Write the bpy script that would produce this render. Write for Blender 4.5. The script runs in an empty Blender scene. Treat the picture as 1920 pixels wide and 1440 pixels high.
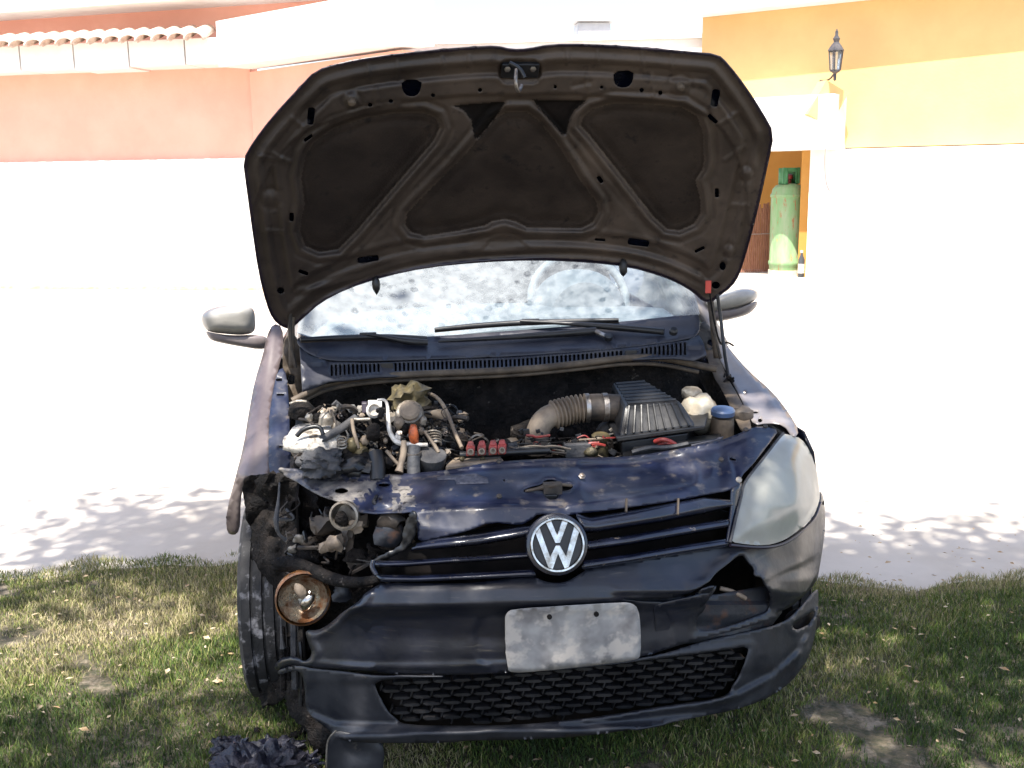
import bpy, bmesh, math, random
import numpy as np
from mathutils import Vector, Matrix
from mathutils.geometry import delaunay_2d_cdt
random.seed(7); rng = np.random.default_rng(7)
S = bpy.context.scene; COL = S.collection

# ------------------------------------------------------------------ camera
CAM = np.array([-.346, -2.22, 1.50]); YAW, PIT, ROL, FOC = .108, .194, .0142, 1980.
_F = np.array([math.sin(YAW)*math.cos(PIT), math.cos(YAW)*math.cos(PIT), -math.sin(PIT)])
_R = np.array([math.cos(YAW), -math.sin(YAW), 0.]); _D = np.cross(_F, _R)
_c, _s = math.cos(ROL), math.sin(ROL); _R, _D = _R*_c+_D*_s, -_R*_s+_D*_c
cd = bpy.data.cameras.new('camera'); cam = bpy.data.objects.new('camera', cd); COL.objects.link(cam)
cd.sensor_width = 36; cd.lens = FOC/1920*36; cd.clip_start = .05; cd.clip_end = 600
cam.matrix_world = Matrix([[_R[0], -_D[0], -_F[0], CAM[0]], [_R[1], -_D[1], -_F[1], CAM[1]],
                           [_R[2], -_D[2], -_F[2], CAM[2]], [0, 0, 0, 1]])
S.camera = cam
# ------------------------------------------------------------------ light
SUN = Vector((-.20, -.36, .91)).normalized()
W = bpy.data.worlds.new('World'); S.world = W; W.use_nodes = True
nt = W.node_tree; sky = nt.nodes.new('ShaderNodeTexSky'); sky.sky_type = 'NISHITA'; sky.sun_disc = False
sky.sun_elevation = math.asin(SUN.z); sky.sun_rotation = math.atan2(SUN.x, SUN.y)
sky.air_density = 1.0; sky.dust_density = 2.5; sky.ozone_density = 1.0
nt.links.new(sky.outputs[0], nt.nodes['Background'].inputs[0]); nt.nodes['Background'].inputs[1].default_value = .15
sl = bpy.data.lights.new('sun', 'SUN'); sl.energy = 5.0; sl.angle = math.radians(.55); sl.color = (1, .95, .87)
so = bpy.data.objects.new('sun', sl); COL.objects.link(so); so.rotation_euler = SUN.to_track_quat('Z', 'Y').to_euler()
S.view_settings.view_transform = 'Standard'; S.view_settings.look = 'None'
S.view_settings.exposure = 1.35; S.view_settings.gamma = 1
S.cycles.max_bounces = 8; S.cycles.transparent_max_bounces = 12

# ------------------------------------------------------------------ materials
def mat(name, c1, c2=None, scale=8., rough=.5, rough2=None, metal=0., bump=0., bscale=60., lo=.4, hi=.65,
        coat=0., detail=6., c3=None, s3=40., lo3=.62, hi3=.7, alpha=1., trans=0., spec=.5, stretch=None, st3=None, left_shade=0):
    m = bpy.data.materials.new(name); m.use_nodes = True; t = m.node_tree; N, L = t.nodes, t.links
    b = N['Principled BSDF']; b.inputs['Base Color'].default_value = (*c1, 1)
    b.inputs['Roughness'].default_value = rough; b.inputs['Metallic'].default_value = metal
    b.inputs['Coat Weight'].default_value = coat; b.inputs['Coat Roughness'].default_value = .12
    b.inputs['Alpha'].default_value = alpha; b.inputs['Transmission Weight'].default_value = trans
    b.inputs['Specular IOR Level'].default_value = spec
    g = N.new('ShaderNodeNewGeometry'); vec = g.outputs['Position']
    if stretch:
        mp = N.new('ShaderNodeMapping'); mp.inputs['Scale'].default_value = stretch; L.new(vec, mp.inputs[0]); vec = mp.outputs[0]
    def noise(s, lo, hi, d=detail, vec=vec):
        n = N.new('ShaderNodeTexNoise'); n.inputs['Scale'].default_value = s; n.inputs['Detail'].default_value = d
        n.inputs['Roughness'].default_value = .62; L.new(vec, n.inputs['Vector'])
        r = N.new('ShaderNodeMapRange'); r.inputs['From Min'].default_value = lo; r.inputs['From Max'].default_value = hi
        L.new(n.outputs[0], r.inputs[0]); return r.outputs[0]
    if c2 is not None:
        f = noise(scale, lo, hi); x = N.new('ShaderNodeMix'); x.data_type = 'RGBA'
        x.inputs[6].default_value = (*c1, 1); x.inputs[7].default_value = (*c2, 1); L.new(f, x.inputs[0]); out = x.outputs[2]
        if rough2 is not None:
            y = N.new('ShaderNodeMix'); y.inputs[2].default_value = rough; y.inputs[3].default_value = rough2
            L.new(f, y.inputs[0]); L.new(y.outputs[0], b.inputs['Roughness'])
        if c3 is not None:
            v3 = vec
            if st3: m3 = N.new('ShaderNodeMapping'); m3.inputs['Scale'].default_value = st3; m3.inputs['Rotation'].default_value = (0, .12, 0); L.new(g.outputs['Position'], m3.inputs[0]); v3 = m3.outputs[0]
            f3 = noise(s3, lo3, hi3, detail, v3); x3 = N.new('ShaderNodeMix'); x3.data_type = 'RGBA'
            L.new(f3, x3.inputs[0]); L.new(out, x3.inputs[6]); x3.inputs[7].default_value = (*c3, 1); out = x3.outputs[2]
        if left_shade:     # shade painted into the base colour, deeper towards the left
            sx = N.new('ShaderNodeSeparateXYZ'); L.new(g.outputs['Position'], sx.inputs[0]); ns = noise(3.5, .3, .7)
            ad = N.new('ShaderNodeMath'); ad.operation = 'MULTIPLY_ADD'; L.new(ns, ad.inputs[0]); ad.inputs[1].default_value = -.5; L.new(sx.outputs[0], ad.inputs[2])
            rr = N.new('ShaderNodeMapRange'); rr.inputs['From Min'].default_value = .15; rr.inputs['From Max'].default_value = -.75; rr.inputs['To Max'].default_value = left_shade; L.new(ad.outputs[0], rr.inputs[0])
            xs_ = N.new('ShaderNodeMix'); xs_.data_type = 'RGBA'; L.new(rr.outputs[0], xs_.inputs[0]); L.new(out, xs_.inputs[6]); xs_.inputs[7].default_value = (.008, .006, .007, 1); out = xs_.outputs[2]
        L.new(out, b.inputs['Base Color'])
    if bump:
        n = N.new('ShaderNodeTexNoise'); n.inputs['Scale'].default_value = bscale; n.inputs['Detail'].default_value = 4
        L.new(vec, n.inputs['Vector'])
        bp = N.new('ShaderNodeBump'); bp.inputs['Strength'].default_value = bump; bp.inputs['Distance'].default_value = .01
        L.new(n.outputs[0], bp.inputs['Height']); L.new(bp.outputs[0], b.inputs['Normal'])
    return m
M = {}
M['navy'] = mat('navy_paint', (.005, .007, .018), (.03, .032, .04), 5, .22, .5, bump=.05, bscale=25, lo=.5, hi=.8, coat=.5, c3=(.22, .18, .14), s3=45, lo3=.66, hi3=.76)
M['slam'] = mat('dusty_navy_steel', (.006, .0095, .030), (.032, .034, .050), 9, .36, .6, bump=.12, bscale=30, lo=.42, hi=.7, coat=.15, c3=(.17, .14, .11), s3=26, lo3=.58, hi3=.78)
M['bumper'] = mat('bumper_paint', (.0065, .008, .015), (.019, .0195, .024), 6, .34, .58, bump=.08, bscale=50, lo=.42, hi=.7, coat=.12, c3=(.05, .046, .04), s3=5, lo3=.62, hi3=.74, st3=(1.2, 1.2, 18))
M['bumper_low'] = mat('grey_bumper_plastic', (.008, .0095, .015), (.026, .027, .032), 7, .45, .6, bump=.08, bscale=60, c3=(.14, .12, .1), s3=20, lo3=.65, hi3=.8)
M['hood_in'] = mat('dusty_hood_lining_steel', (.040, .029, .022), (.105, .077, .058), 5, .5, .7, left_shade=.55, bump=.1, bscale=50, lo=.35, hi=.7, c3=(.02, .014, .012), s3=26, lo3=.58, hi3=.72)
M['hood_pad'] = mat('brown_hood_recess', (.021, .015, .012), (.046, .033, .025), 9, .6, .8, left_shade=.5, spec=.25, bump=.25, bscale=160, lo=.38, hi=.7, c3=(.008, .006, .006), s3=18, lo3=.6, hi3=.7)
M['rim'] = mat('dark_plum_edge', (.012, .008, .016), (.03, .02, .028), 10, .3, .4)
M['silver'] = mat('silver_glint_fender', (.13, .115, .12), (.28, .25, .23), 4, .3, .5, lo=.35, hi=.7, coat=.3, bump=.04, c3=(.05, .04, .05), s3=18, lo3=.66, hi3=.8)  # bright glint on the dark bodywork, put into the base colour
M['fender'] = mat('sunlit_tone_fender', (.045, .033, .037), (.14, .11, .105), 3.5, .32, .5, lo=.35, hi=.7, coat=.3, c3=(.02, .015, .02), s3=15, lo3=.64, hi3=.8)  # pale sunlit tone put into the fender's base colour
M['blackp'] = mat('black_plastic', (.006, .0065, .008), (.022, .021, .022), 10, .38, .6, lo=.45, hi=.75, bump=.06)
M['cowl'] = mat('dusty_cowl_plastic', (.014, .016, .027), (.05, .049, .058), 6, .42, .65, bump=.1, bscale=80, c3=(.006, .006, .008), s3=34, lo3=.66, hi3=.72)
M['rubber'] = mat('brown_rubber_seal', (.055, .04, .028), (.12, .09, .062), 20, .7, bump=.2)
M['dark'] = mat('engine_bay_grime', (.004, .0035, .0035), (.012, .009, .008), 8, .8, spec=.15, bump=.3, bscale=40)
M['char'] = mat('charred_soot', (.004, .0035, .0035), (.018, .014, .012), 25, .8, spec=.2, bump=.9, bscale=110, c3=(.15, .13, .11), s3=45, lo3=.64, hi3=.76)
M['tyre'] = mat('ashy_rubber', (.007, .007, .008), (.026, .025, .026), 12, .75, bump=.3, bscale=60, c3=(.19, .185, .195), s3=22, lo3=.56, hi3=.66)
M['chrome'] = mat('scuffed_chrome', (.60, .58, .55), (.28, .26, .23), 45, .10, .35, metal=1)
M['steel'] = mat('dull_steel', (.35, .33, .31), (.12, .09, .07), 30, .35, .6, metal=.9, bump=.2)
M['alu'] = mat('dusty_aluminium', (.30, .27, .23), (.10, .08, .06), 25, .45, .7, metal=.6, bump=.3)
M['rust'] = mat('rusty_beam', (.016, .018, .024), (.07, .032, .018), 22, .5, .8, lo=.55, hi=.72, bump=.2)
M['red'] = mat('faded_red_plastic', (.30, .035, .028), (.13, .03, .025), 40, .45)
M['orange'] = mat('orange_plastic', (.55, .12, .03), (.16, .04, .02), 60, .4)
M['white'] = mat('white_plastic', (.72, .69, .64), (.4, .36, .31), 30, .5)
M['whitemetal'] = mat('sunlit_tower_metal', (.60, .55, .48), (.10, .08, .06), 22, .5, bump=.5, lo=.48, hi=.62)
M['tank'] = mat('milky_reservoir_plastic', (.38, .34, .27), (.20, .16, .11), 18, .4, spec=.5)
M['bluecap'] = mat('blue_cap', (.04, .075, .17), (.07, .10, .16), 30, .4)
M['hose'] = mat('dusty_hose', (.02, .017, .015), (.08, .06, .045), 18, .6, bump=.15)
M['tan'] = mat('tan_dusty_hose', (.13, .10, .075), (.27, .21, .15), 16, .65, bump=.15)
M['brass'] = mat('tarnished_brass', (.12, .095, .045), (.05, .042, .028), 30, .5, metal=.4, bump=.3)
M['greybelt'] = mat('grey_melted_plastic', (.028, .03, .036), (.085, .08, .078), 20, .7, bump=.5, bscale=50)
M['mirror'] = mat('silver_mirror_cap', (.24, .23, .21), (.34, .32, .29), 10, .35, coat=.3)
M['mirror_low'] = mat('grey_mirror_base', (.13, .11, .12), (.2, .17, .16), 10, .4)
M['pink'] = mat('salmon_plaster', (.76, .375, .28), (.80, .42, .32), 1.4, .9, bump=.2, bscale=30)
M['whitewall'] = mat('white_plaster', (.80, .78, .75), (.72, .69, .65), 2., .9, bump=.2, bscale=30, c3=(.5, .45, .4), s3=3, lo3=.7, hi3=.85)
M['yellow'] = mat('ochre_plaster', (.62, .40, .17), (.66, .44, .19), 1.5, .9, bump=.2, bscale=30)
M['ochre'] = mat('porch_ochre_plaster', (.46, .22, .045), (.52, .26, .06), 1.5, .9)
M['tile'] = mat('clay_roof_tile', (.55, .42, .34), (.68, .58, .5), 9, .85)
M['iron'] = mat('lantern_iron', (.03, .03, .035), (.08, .07, .07), 20, .5)
M['cable'] = mat('grey_cable', (.25, .22, .2), None)
M['paving'] = mat('pale_concrete_yard', (.46, .42, .37), (.38, .34, .29), 1.6, .9, bump=.15, bscale=20, c3=(.24, .21, .18), s3=6, lo3=.66, hi3=.78)
M['green'] = mat('weathered_green_cylinder_paint', (.16, .32, .13), (.26, .34, .2), 4, .55, lo=.35, hi=.65, c3=(.30, .15, .07), s3=7, lo3=.58, hi3=.66, stretch=(3, 3, .8))
M['greend'] = mat('dark_green_collar_paint', (.03, .16, .06), (.06, .2, .09), 8, .5)
M['wood'] = mat('reddish_cane', (.20, .08, .045), (.32, .15, .09), 12, .8, stretch=(6, 6, .6))
M['bark'] = mat('tree_bark', (.09, .065, .045), (.16, .12, .09), 14, .9, bump=.8, bscale=20)
M['sticker'] = mat('worn_paper_sticker', (.10, .10, .12), (.03, .03, .045), 90, .6)
M['dash'] = mat('pale_sunlit_dashboard', (.17, .19, .205), (.13, .145, .16), 6, .7)
M['plate'] = mat('dusty_licence_plate', (.34, .33, .32), (.15, .14, .14), 14, .5, .6, lo=.35, hi=.7, detail=3, c3=(.44, .40, .36), s3=20, lo3=.5, hi3=.62)
M['lensin'] = mat('headlamp_reflector', (.80, .80, .78), (.6, .6, .6), 12, .25, metal=.6)
M['amber'] = mat('burnt_amber_lens', (.24, .10, .03), (.07, .035, .02), 26, .22, .6, bump=.4)
M['bowl'] = mat('scorched_reflector', (.42, .38, .30), (.16, .07, .03), 22, .18, .6, metal=.8, bump=.4, lo=.42, hi=.58)
M['burntpaint'] = mat('scorched_flaking_paint', (.035, .035, .045), (.16, .145, .13), 16, .35, .7, bump=.5, bscale=45, lo=.42, hi=.62, c3=(.01, .008, .01), s3=26, lo3=.55, hi3=.62)
M['straw'] = mat('dry_weeds_strip', (.36, .30, .20), (.22, .18, .12), 12, .9)
M['glass'] = mat('lantern_glass', (.8, .85, .85), None, trans=.9, rough=.1)
M['bottle'] = mat('dark_bottle_plastic', (.05, .055, .06), None, rough=.3)
M['red_lt'] = mat('red_tape', (.55, .06, .04), None)

def windscreen_mat():
    m = bpy.data.materials.new('dusty_windscreen_glass'); m.use_nodes = True; t = m.node_tree; N, L = t.nodes, t.links
    N.remove(N['Principled BSDF']); out = N['Material Output']
    geo = N.new('ShaderNodeNewGeometry')
    vo = N.new('ShaderNodeTexVoronoi'); vo.inputs['Scale'].default_value = 26; L.new(geo.outputs['Position'], vo.inputs['Vector'])
    vo.inputs['Randomness'].default_value = 1.
    nd = N.new('ShaderNodeTexNoise'); nd.inputs['Scale'].default_value = 34; nd.inputs['Detail'].default_value = 3; L.new(geo.outputs['Position'], nd.inputs['Vector'])
    ma = N.new('ShaderNodeVectorMath'); ma.operation = 'MULTIPLY_ADD'; ma.inputs[1].default_value = (.022, .022, .022); L.new(nd.outputs['Color'], ma.inputs[0]); L.new(geo.outputs['Position'], ma.inputs[2]); L.new(ma.outputs[0], vo.inputs['Vector'])
    # dried water spots: rings round the cell points
    def mr(a, lo, hi, x, y):
        r = N.new('ShaderNodeMapRange'); r.inputs['From Min'].default_value = lo; r.inputs['From Max'].default_value = hi
        r.inputs['To Min'].default_value = x; r.inputs['To Max'].default_value = y; L.new(a, r.inputs[0]); return r.outputs[0]
    def mth(op, a, b):
        n = N.new('ShaderNodeMath'); n.operation = op
        for i, v in enumerate((a, b)):
            if isinstance(v, (int, float)): n.inputs[i].default_value = v
            else: L.new(v, n.inputs[i])
        return n.outputs[0]
    inner = mth('SUBTRACT', mr(vo.outputs['Distance'], .24, .42, 1, 0), mth('MULTIPLY', mr(vo.outputs['Distance'], .0, .24, 1, 0), .7))
    sel = mr(vo.outputs['Color'], .45, .6, 0, 1)
    no = N.new('ShaderNodeTexNoise'); no.inputs['Scale'].default_value = 3.5; no.inputs['Detail'].default_value = 5
    L.new(geo.outputs['Position'], no.inputs['Vector'])
    zone = mr(no.outputs[0], .38, .5, 0, 1)
    spot = mth('MULTIPLY', mth('MULTIPLY', inner, sel), zone)
    n2 = N.new('ShaderNodeTexNoise'); n2.inputs['Scale'].default_value = 30; n2.inputs['Detail'].default_value = 6
    L.new(geo.outputs['Position'], n2.inputs['Vector'])
    sx = N.new('ShaderNodeSeparateXYZ'); L.new(geo.outputs['Position'], sx.inputs[0])
    dust_glare = mth('ADD', mth('ADD', mr(sx.outputs[0], -.5, .35, .32, .11), mr(no.outputs[0], .3, .7, -.04, .12)), mr(n2.outputs[0], .35, .7, -.05, .10))  # dusty film plus a painted bright left and shaded right side
    dust_glare = mth('MAXIMUM', mth('SUBTRACT', dust_glare, mth('MULTIPLY', spot, .15)), .03)
    tr = N.new('ShaderNodeBsdfTransparent'); tr.inputs[0].default_value = (.62, .72, .77, 1)
    gl = N.new('ShaderNodeBsdfGlossy'); gl.inputs['Roughness'].default_value = .03
    fr = N.new('ShaderNodeFresnel'); fr.inputs[0].default_value = 1.6
    a = N.new('ShaderNodeMixShader'); L.new(mth('MINIMUM', mth('MULTIPLY', fr.outputs[0], 1.3), 1.), a.inputs[0]); L.new(tr.outputs[0], a.inputs[1]); L.new(gl.outputs[0], a.inputs[2])
    df = N.new('ShaderNodeBsdfDiffuse'); df.inputs[0].default_value = (.52, .56, .58, 1)
    b = N.new('ShaderNodeMixShader'); L.new(dust_glare, b.inputs[0]); L.new(a.outputs[0], b.inputs[1]); L.new(df.outputs[0], b.inputs[2])
    L.new(b.outputs[0], out.inputs[0]); return m
M['windscreen'] = windscreen_mat()
def haze_lens_mat():
    m = bpy.data.materials.new('hazed_headlamp_plastic'); m.use_nodes = True; t = m.node_tree; N, L = t.nodes, t.links
    N.remove(N['Principled BSDF']); out = N['Material Output']
    geo = N.new('ShaderNodeNewGeometry'); no = N.new('ShaderNodeTexNoise'); no.inputs['Scale'].default_value = 7; no.inputs['Detail'].default_value = 5
    L.new(geo.outputs['Position'], no.inputs['Vector'])
    r = N.new('ShaderNodeMapRange'); r.inputs['From Min'].default_value = .3; r.inputs['From Max'].default_value = .7
    r.inputs['To Min'].default_value = .58; r.inputs['To Max'].default_value = .80; L.new(no.outputs[0], r.inputs[0])
    tr = N.new('ShaderNodeBsdfTransparent'); tr.inputs[0].default_value = (.93, .95, .93, 1)
    df = N.new('ShaderNodeBsdfDiffuse'); df.inputs[0].default_value = (.46, .46, .41, 1)
    tl = N.new('ShaderNodeBsdfTranslucent'); tl.inputs[0].default_value = (.6, .55, .46, 1)
    d2 = N.new('ShaderNodeMixShader'); d2.inputs[0].default_value = .35; L.new(df.outputs[0], d2.inputs[1]); L.new(tl.outputs[0], d2.inputs[2])
    a = N.new('ShaderNodeMixShader'); L.new(r.outputs[0], a.inputs[0]); L.new(tr.outputs[0], a.inputs[1]); L.new(d2.outputs[0], a.inputs[2])
    gl = N.new('ShaderNodeBsdfGlossy'); gl.inputs['Roughness'].default_value = .16
    fr = N.new('ShaderNodeFresnel'); fr.inputs[0].default_value = 1.5
    b = N.new('ShaderNodeMixShader'); L.new(fr.outputs[0], b.inputs[0]); L.new(a.outputs[0], b.inputs[1]); L.new(gl.outputs[0], b.inputs[2])
    L.new(b.outputs[0], out.inputs[0]); return m
M['lens'] = haze_lens_mat()

# ------------------------------------------------------------------ helpers
def ray(px, py, y):
    """world points on the sight lines of photograph positions px,py at car-frame depth y"""
    px, py, y = np.broadcast_arrays(np.asarray(px, float), np.asarray(py, float), np.asarray(y, float))
    d = _F*FOC + _R*(px[..., None]-960) + _D*(py[..., None]-720)
    s = (y-CAM[1])/d[..., 1]
    return CAM + d*s[..., None]
def at(px, py, y): return Vector(ray(px, py, y))
def atz(px, py, z):
    d = _F*FOC + _R*(px-960) + _D*(py-720); return Vector(CAM + d*((z-CAM[2])/d[2]))
def Zf(x0, y0, s): return lambda pts: [(x0+p[0]/s, y0+p[1]/s) + tuple(p[2:]) for p in pts]
Z1, Z2 = Zf(340, 60, 2.482), Zf(900, 60, 2.482)
Z3, Z4 = Zf(420, 600, 3.556), Zf(900, 600, 3.2)
Z5, Z6 = Zf(400, 860, 2.482), Zf(880, 860, 2.483)
ZB, ZE = Zf(960, 800, 3.2), Zf(640, 690, 6.)
ZM = Zf(340, 300, 3.6)

def wpos(o): return Vector(o.get('_w', (0, 0, 0)))
def empty(name, loc, label=None, cat=None, group=None, parent=None):
    o = bpy.data.objects.new(name, None); COL.objects.link(o); o.empty_display_size = .1
    loc = Vector(loc); WP[o.name] = loc
    if parent: o.parent = parent; o.location = loc-WP[parent.name]
    else: o.location = loc
    tag(o, label, cat, group); return o
WP = {}
def tag(o, label=None, cat=None, group=None, kind=None):
    if label: o['label'] = label
    if cat: o['category'] = cat
    if group: o['group'] = group
    if kind: o['kind'] = kind
    return o
def link(name, verts, faces, m, parent=None, smooth=True, loc=None, solid=0, mats=None, mi=None, angle=35, label=None, offset=-1, bevel=0):
    verts = np.asarray(verts, float).reshape(-1, 3)
    c = Vector(loc) if loc is not None else Vector(verts.mean(0))
    me = bpy.data.meshes.new(name); me.from_pydata((verts-np.array(c)).tolist(), [], [list(map(int, f)) for f in faces]); me.update()
    for x in ([m] if mats is None else mats): me.materials.append(M[x] if isinstance(x, str) else x)
    if mi is not None: me.polygons.foreach_set('material_index', np.asarray(mi, dtype=np.int32))
    if smooth:
        me.polygons.foreach_set('use_smooth', [True]*len(me.polygons))
        if angle: me.set_sharp_from_angle(angle=math.radians(angle))
    o = bpy.data.objects.new(name, me); COL.objects.link(o); WP[o.name] = c
    if parent: o.parent = parent; o.location = c-WP[parent.name]
    else: o.location = c
    if solid:
        s = o.modifiers.new('thickness', 'SOLIDIFY'); s.thickness = solid; s.offset = offset
    if bevel:
        b = o.modifiers.new('bevel', 'BEVEL'); b.width = bevel; b.segments = 2; b.limit_method = 'ANGLE'
    if label: o['label'] = label
    return o
def chaikin(p, n=1, closed=True):
    p = np.asarray(p, float)
    for _ in range(n):
        q = np.roll(p, -1, 0) if closed else p[1:]
        a = p if closed else p[:-1]
        r = np.empty((len(a)*2, p.shape[1])); r[0::2] = a*.75+q*.25; r[1::2] = a*.25+q*.75
        p = r if closed else np.vstack([p[:1], r, p[-1:]])
    return p
def resample(p, step, closed=True):
    p = np.asarray(p, float); q = np.vstack([p, p[:1]]) if closed else p
    out = []
    for a, b in zip(q[:-1], q[1:]):
        n = max(1, int(round(np.linalg.norm((b-a)[:2])/step)))
        for i in range(n): out.append(a+(b-a)*i/n)
    if not closed: out.append(q[-1])
    return np.array(out)
def rs_n(p, n):
    p = np.asarray(p, float); d = np.r_[0, np.cumsum(np.linalg.norm(np.diff(p[:, :2], axis=0), axis=1))]
    t = np.linspace(0, d[-1], n); return np.stack([np.interp(t, d, p[:, k]) for k in range(p.shape[1])], 1)
def inside(P, poly):
    x, y = P[:, 0], P[:, 1]; r = np.zeros(len(P), bool); n = len(poly)
    for i in range(n):
        x1, y1 = poly[i][:2]; x2, y2 = poly[(i+1) % n][:2]
        if y1 == y2: continue
        c = ((y1 > y) != (y2 > y)) & (x < (x2-x1)*(y-y1)/(y2-y1)+x1); r ^= c
    return r
def dist(P, poly, closed=True):
    d = np.full(len(P), 1e9); poly = np.asarray(poly, float)[:, :2]; n = len(poly)
    for i in range(n if closed else n-1):
        a = poly[i]; b = poly[(i+1) % n]; ab = b-a; t = np.clip(((P-a)@ab)/max(ab@ab, 1e-9), 0, 1)
        d = np.minimum(d, np.linalg.norm(P-a-t[:, None]*ab, axis=1))
    return d
def sdf(P, poly): return np.where(inside(P, poly), -1, 1)*dist(P, poly)     # negative inside
def sstep(x, a, b):
    t = np.clip((x-a)/(b-a), 0, 1); return t*t*(3-2*t)
def vnoise(x, y, s, seed=0):
    r = np.random.default_rng(seed).random((64, 64)); x = np.asarray(x)/s; y = np.asarray(y)/s
    xi = np.floor(x).astype(int); yi = np.floor(y).astype(int); fx = x-xi; fy = y-yi; fx = fx*fx*(3-2*fx); fy = fy*fy*(3-2*fy)
    g = lambda a, b: r[a % 64, b % 64]
    return (g(xi, yi)*(1-fx)+g(xi+1, yi)*fx)*(1-fy)+(g(xi, yi+1)*(1-fx)+g(xi+1, yi+1)*fx)*fy-.5
def patch(name, outline, yf, m, parent, step=8, holes=(), h=None, solid=.004, ch=1, rag=0, hch=1, mfun=None, mats=None, angle=50, label=None):
    """sheet of pressed metal or plastic cut to an outline, real depth yf(px,py), relief h towards the front"""
    o = resample(chaikin(np.asarray(outline, float)[:, :2], ch), step*.7)
    if rag: o = o+rng.normal(0, rag, o.shape)
    hs = []
    for q in holes:
        e = resample(chaikin(np.asarray(q, float)[:, :2], hch), min(step*.6, 4)); hs.append(e)
    lo, hi = o.min(0), o.max(0); gx, gy = np.meshgrid(np.arange(lo[0]+step/2, hi[0], step), np.arange(lo[1]+step/2, hi[1], step*.87))
    gx[1::2] += step/2
    G = np.stack([gx.ravel(), gy.ravel()], 1)
    G = G[inside(G, o)]; G = G[dist(G, o) > step*.45]
    for q in hs: G = G[~inside(G, q)]; G = G[dist(G, q) > step*.3]
    V = [o]; E = []; b = 0
    for loop in [o]+hs:
        n = len(loop); E += [(b+i, b+(i+1) % n) for i in range(n)]; b += n
    V = np.vstack([o]+hs+[G])
    r = delaunay_2d_cdt([Vector(v) for v in V], E, [], 0, 1e-4)
    vv = np.array([tuple(v) for v in r[0]]); ff = np.array(r[2])
    cen = vv[ff].mean(1); k = inside(cen, o)
    for q in hs: k &= ~inside(cen, q)
    ff = ff[k]; cen = cen[k]
    used = np.unique(ff); mp = -np.ones(len(vv), int); mp[used] = np.arange(len(used)); vv = vv[used]; ff = mp[ff]
    Y = yf(vv[:, 0], vv[:, 1])
    if h is not None: Y = Y-h(vv)
    P = ray(vv[:, 0], vv[:, 1], Y)
    a, bb, c = P[ff[:, 0]], P[ff[:, 1]], P[ff[:, 2]]
    nn = np.cross(bb-a, c-a); flip = (nn*(CAM-a)).sum(1).sum() < 0
    if flip: ff = ff[:, ::-1]
    mi = mfun(cen) if mfun else None
    return link(name, P, ff, m, parent, solid=solid, mats=mats, mi=mi, angle=angle, label=label)
def tube(name, pts, r, m, parent, n=10, px=True, smooth=2, caps=True, ripple=None, label=None, solid=0):
    p = np.array([at(*q) for q in pts]) if px else np.asarray(pts, float)
    p = chaikin(p, smooth, closed=False) if len(p) > 2 else p
    if ripple:
        d = np.r_[0, np.cumsum(np.linalg.norm(np.diff(p, axis=0), axis=1))]; k = int(d[-1]/ripple[0]*6)+2
        t = np.linspace(0, d[-1], k); p = np.stack([np.interp(t, d, p[:, j]) for j in range(3)], 1)
    K = len(p); t = np.gradient(p, axis=0); t /= np.linalg.norm(t, axis=1)[:, None]+1e-12
    up = np.array([0, 0, 1.]) if abs(t[0][2]) < .9 else np.array([0, 1., 0])
    V = []; nrm = np.cross(t[0], up); nrm /= np.linalg.norm(nrm)
    rr = np.broadcast_to(np.interp(np.linspace(0, 1, K), np.linspace(0, 1, len(np.atleast_1d(r))), np.atleast_1d(r)), (K,)).copy()
    if ripple: rr = rr*(1+ripple[1]*np.sign(np.sin(np.arange(K)*2*math.pi/6))*np.abs(np.sin(np.arange(K)*2*math.pi/6))**.5)
    for i in range(K):
        nrm = nrm-t[i]*(nrm@t[i]); nrm /= np.linalg.norm(nrm); bn = np.cross(t[i], nrm)
        for j in range(n):
            a = 2*math.pi*j/n; V.append(p[i]+rr[i]*(nrm*math.cos(a)+bn*math.sin(a)))
    F = [(i*n+j, i*n+(j+1) % n, (i+1)*n+(j+1) % n, (i+1)*n+j) for i in range(K-1) for j in range(n)]
    if caps: F += [tuple(range(n))[::-1], tuple((K-1)*n+j for j in range(n))]
    return link(name, V, F, m, parent, angle=50, label=label)
def frame(axis, up=(0, 0, 1)):
    a = Vector(axis).normalized(); u = Vector(up)
    if abs(a.dot(u)) > .95: u = Vector((0, 1, 0))
    x = a.cross(u).normalized(); y = a.cross(x).normalized(); return x, y, a
def lathe(name, prof, org, axis, m, parent, n=24, label=None, angle=35, lobes=None, cap=True):
    """prof: (radius, along axis)"""
    x, y, a = frame(axis); org = Vector(org); V = []; K = len(prof)
    for r, d in prof:
        for j in range(n):
            t = 2*math.pi*j/n; rr = r*(1+(lobes[1]*math.cos(lobes[0]*t) if lobes else 0)); V.append(org+a*d+x*(rr*math.cos(t))+y*(rr*math.sin(t)))
    F = [(i*n+j, (i+1)*n+j, (i+1)*n+(j+1) % n, i*n+(j+1) % n) for i in range(K-1) for j in range(n)]
    if cap: F += [tuple(range(n)), tuple((K-1)*n+j for j in range(n))[::-1]]
    o = link(name, [tuple(v) for v in V], F, m, parent, angle=angle, label=label)
    return o
def box(name, c, s, m, parent=None, rot=None, bevel=.002, label=None, taper=1.):
    c = Vector(c); sx, sy, sz = [k/2 for k in s]; V = []
    for z in (-1, 1):
        for x, y in ((-1, -1), (1, -1), (1, 1), (-1, 1)):
            k = taper if z > 0 else 1
            v = Vector((x*sx*k, y*sy*k, z*sz)); V.append(tuple((rot @ v if rot else v)+c))
    F = [(3, 2, 1, 0), (4, 5, 6, 7), (0, 1, 5, 4), (1, 2, 6, 5), (2, 3, 7, 6), (3, 0, 4, 7)]
    return link(name, V, F, m, parent, smooth=False, bevel=bevel, label=label)
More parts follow.
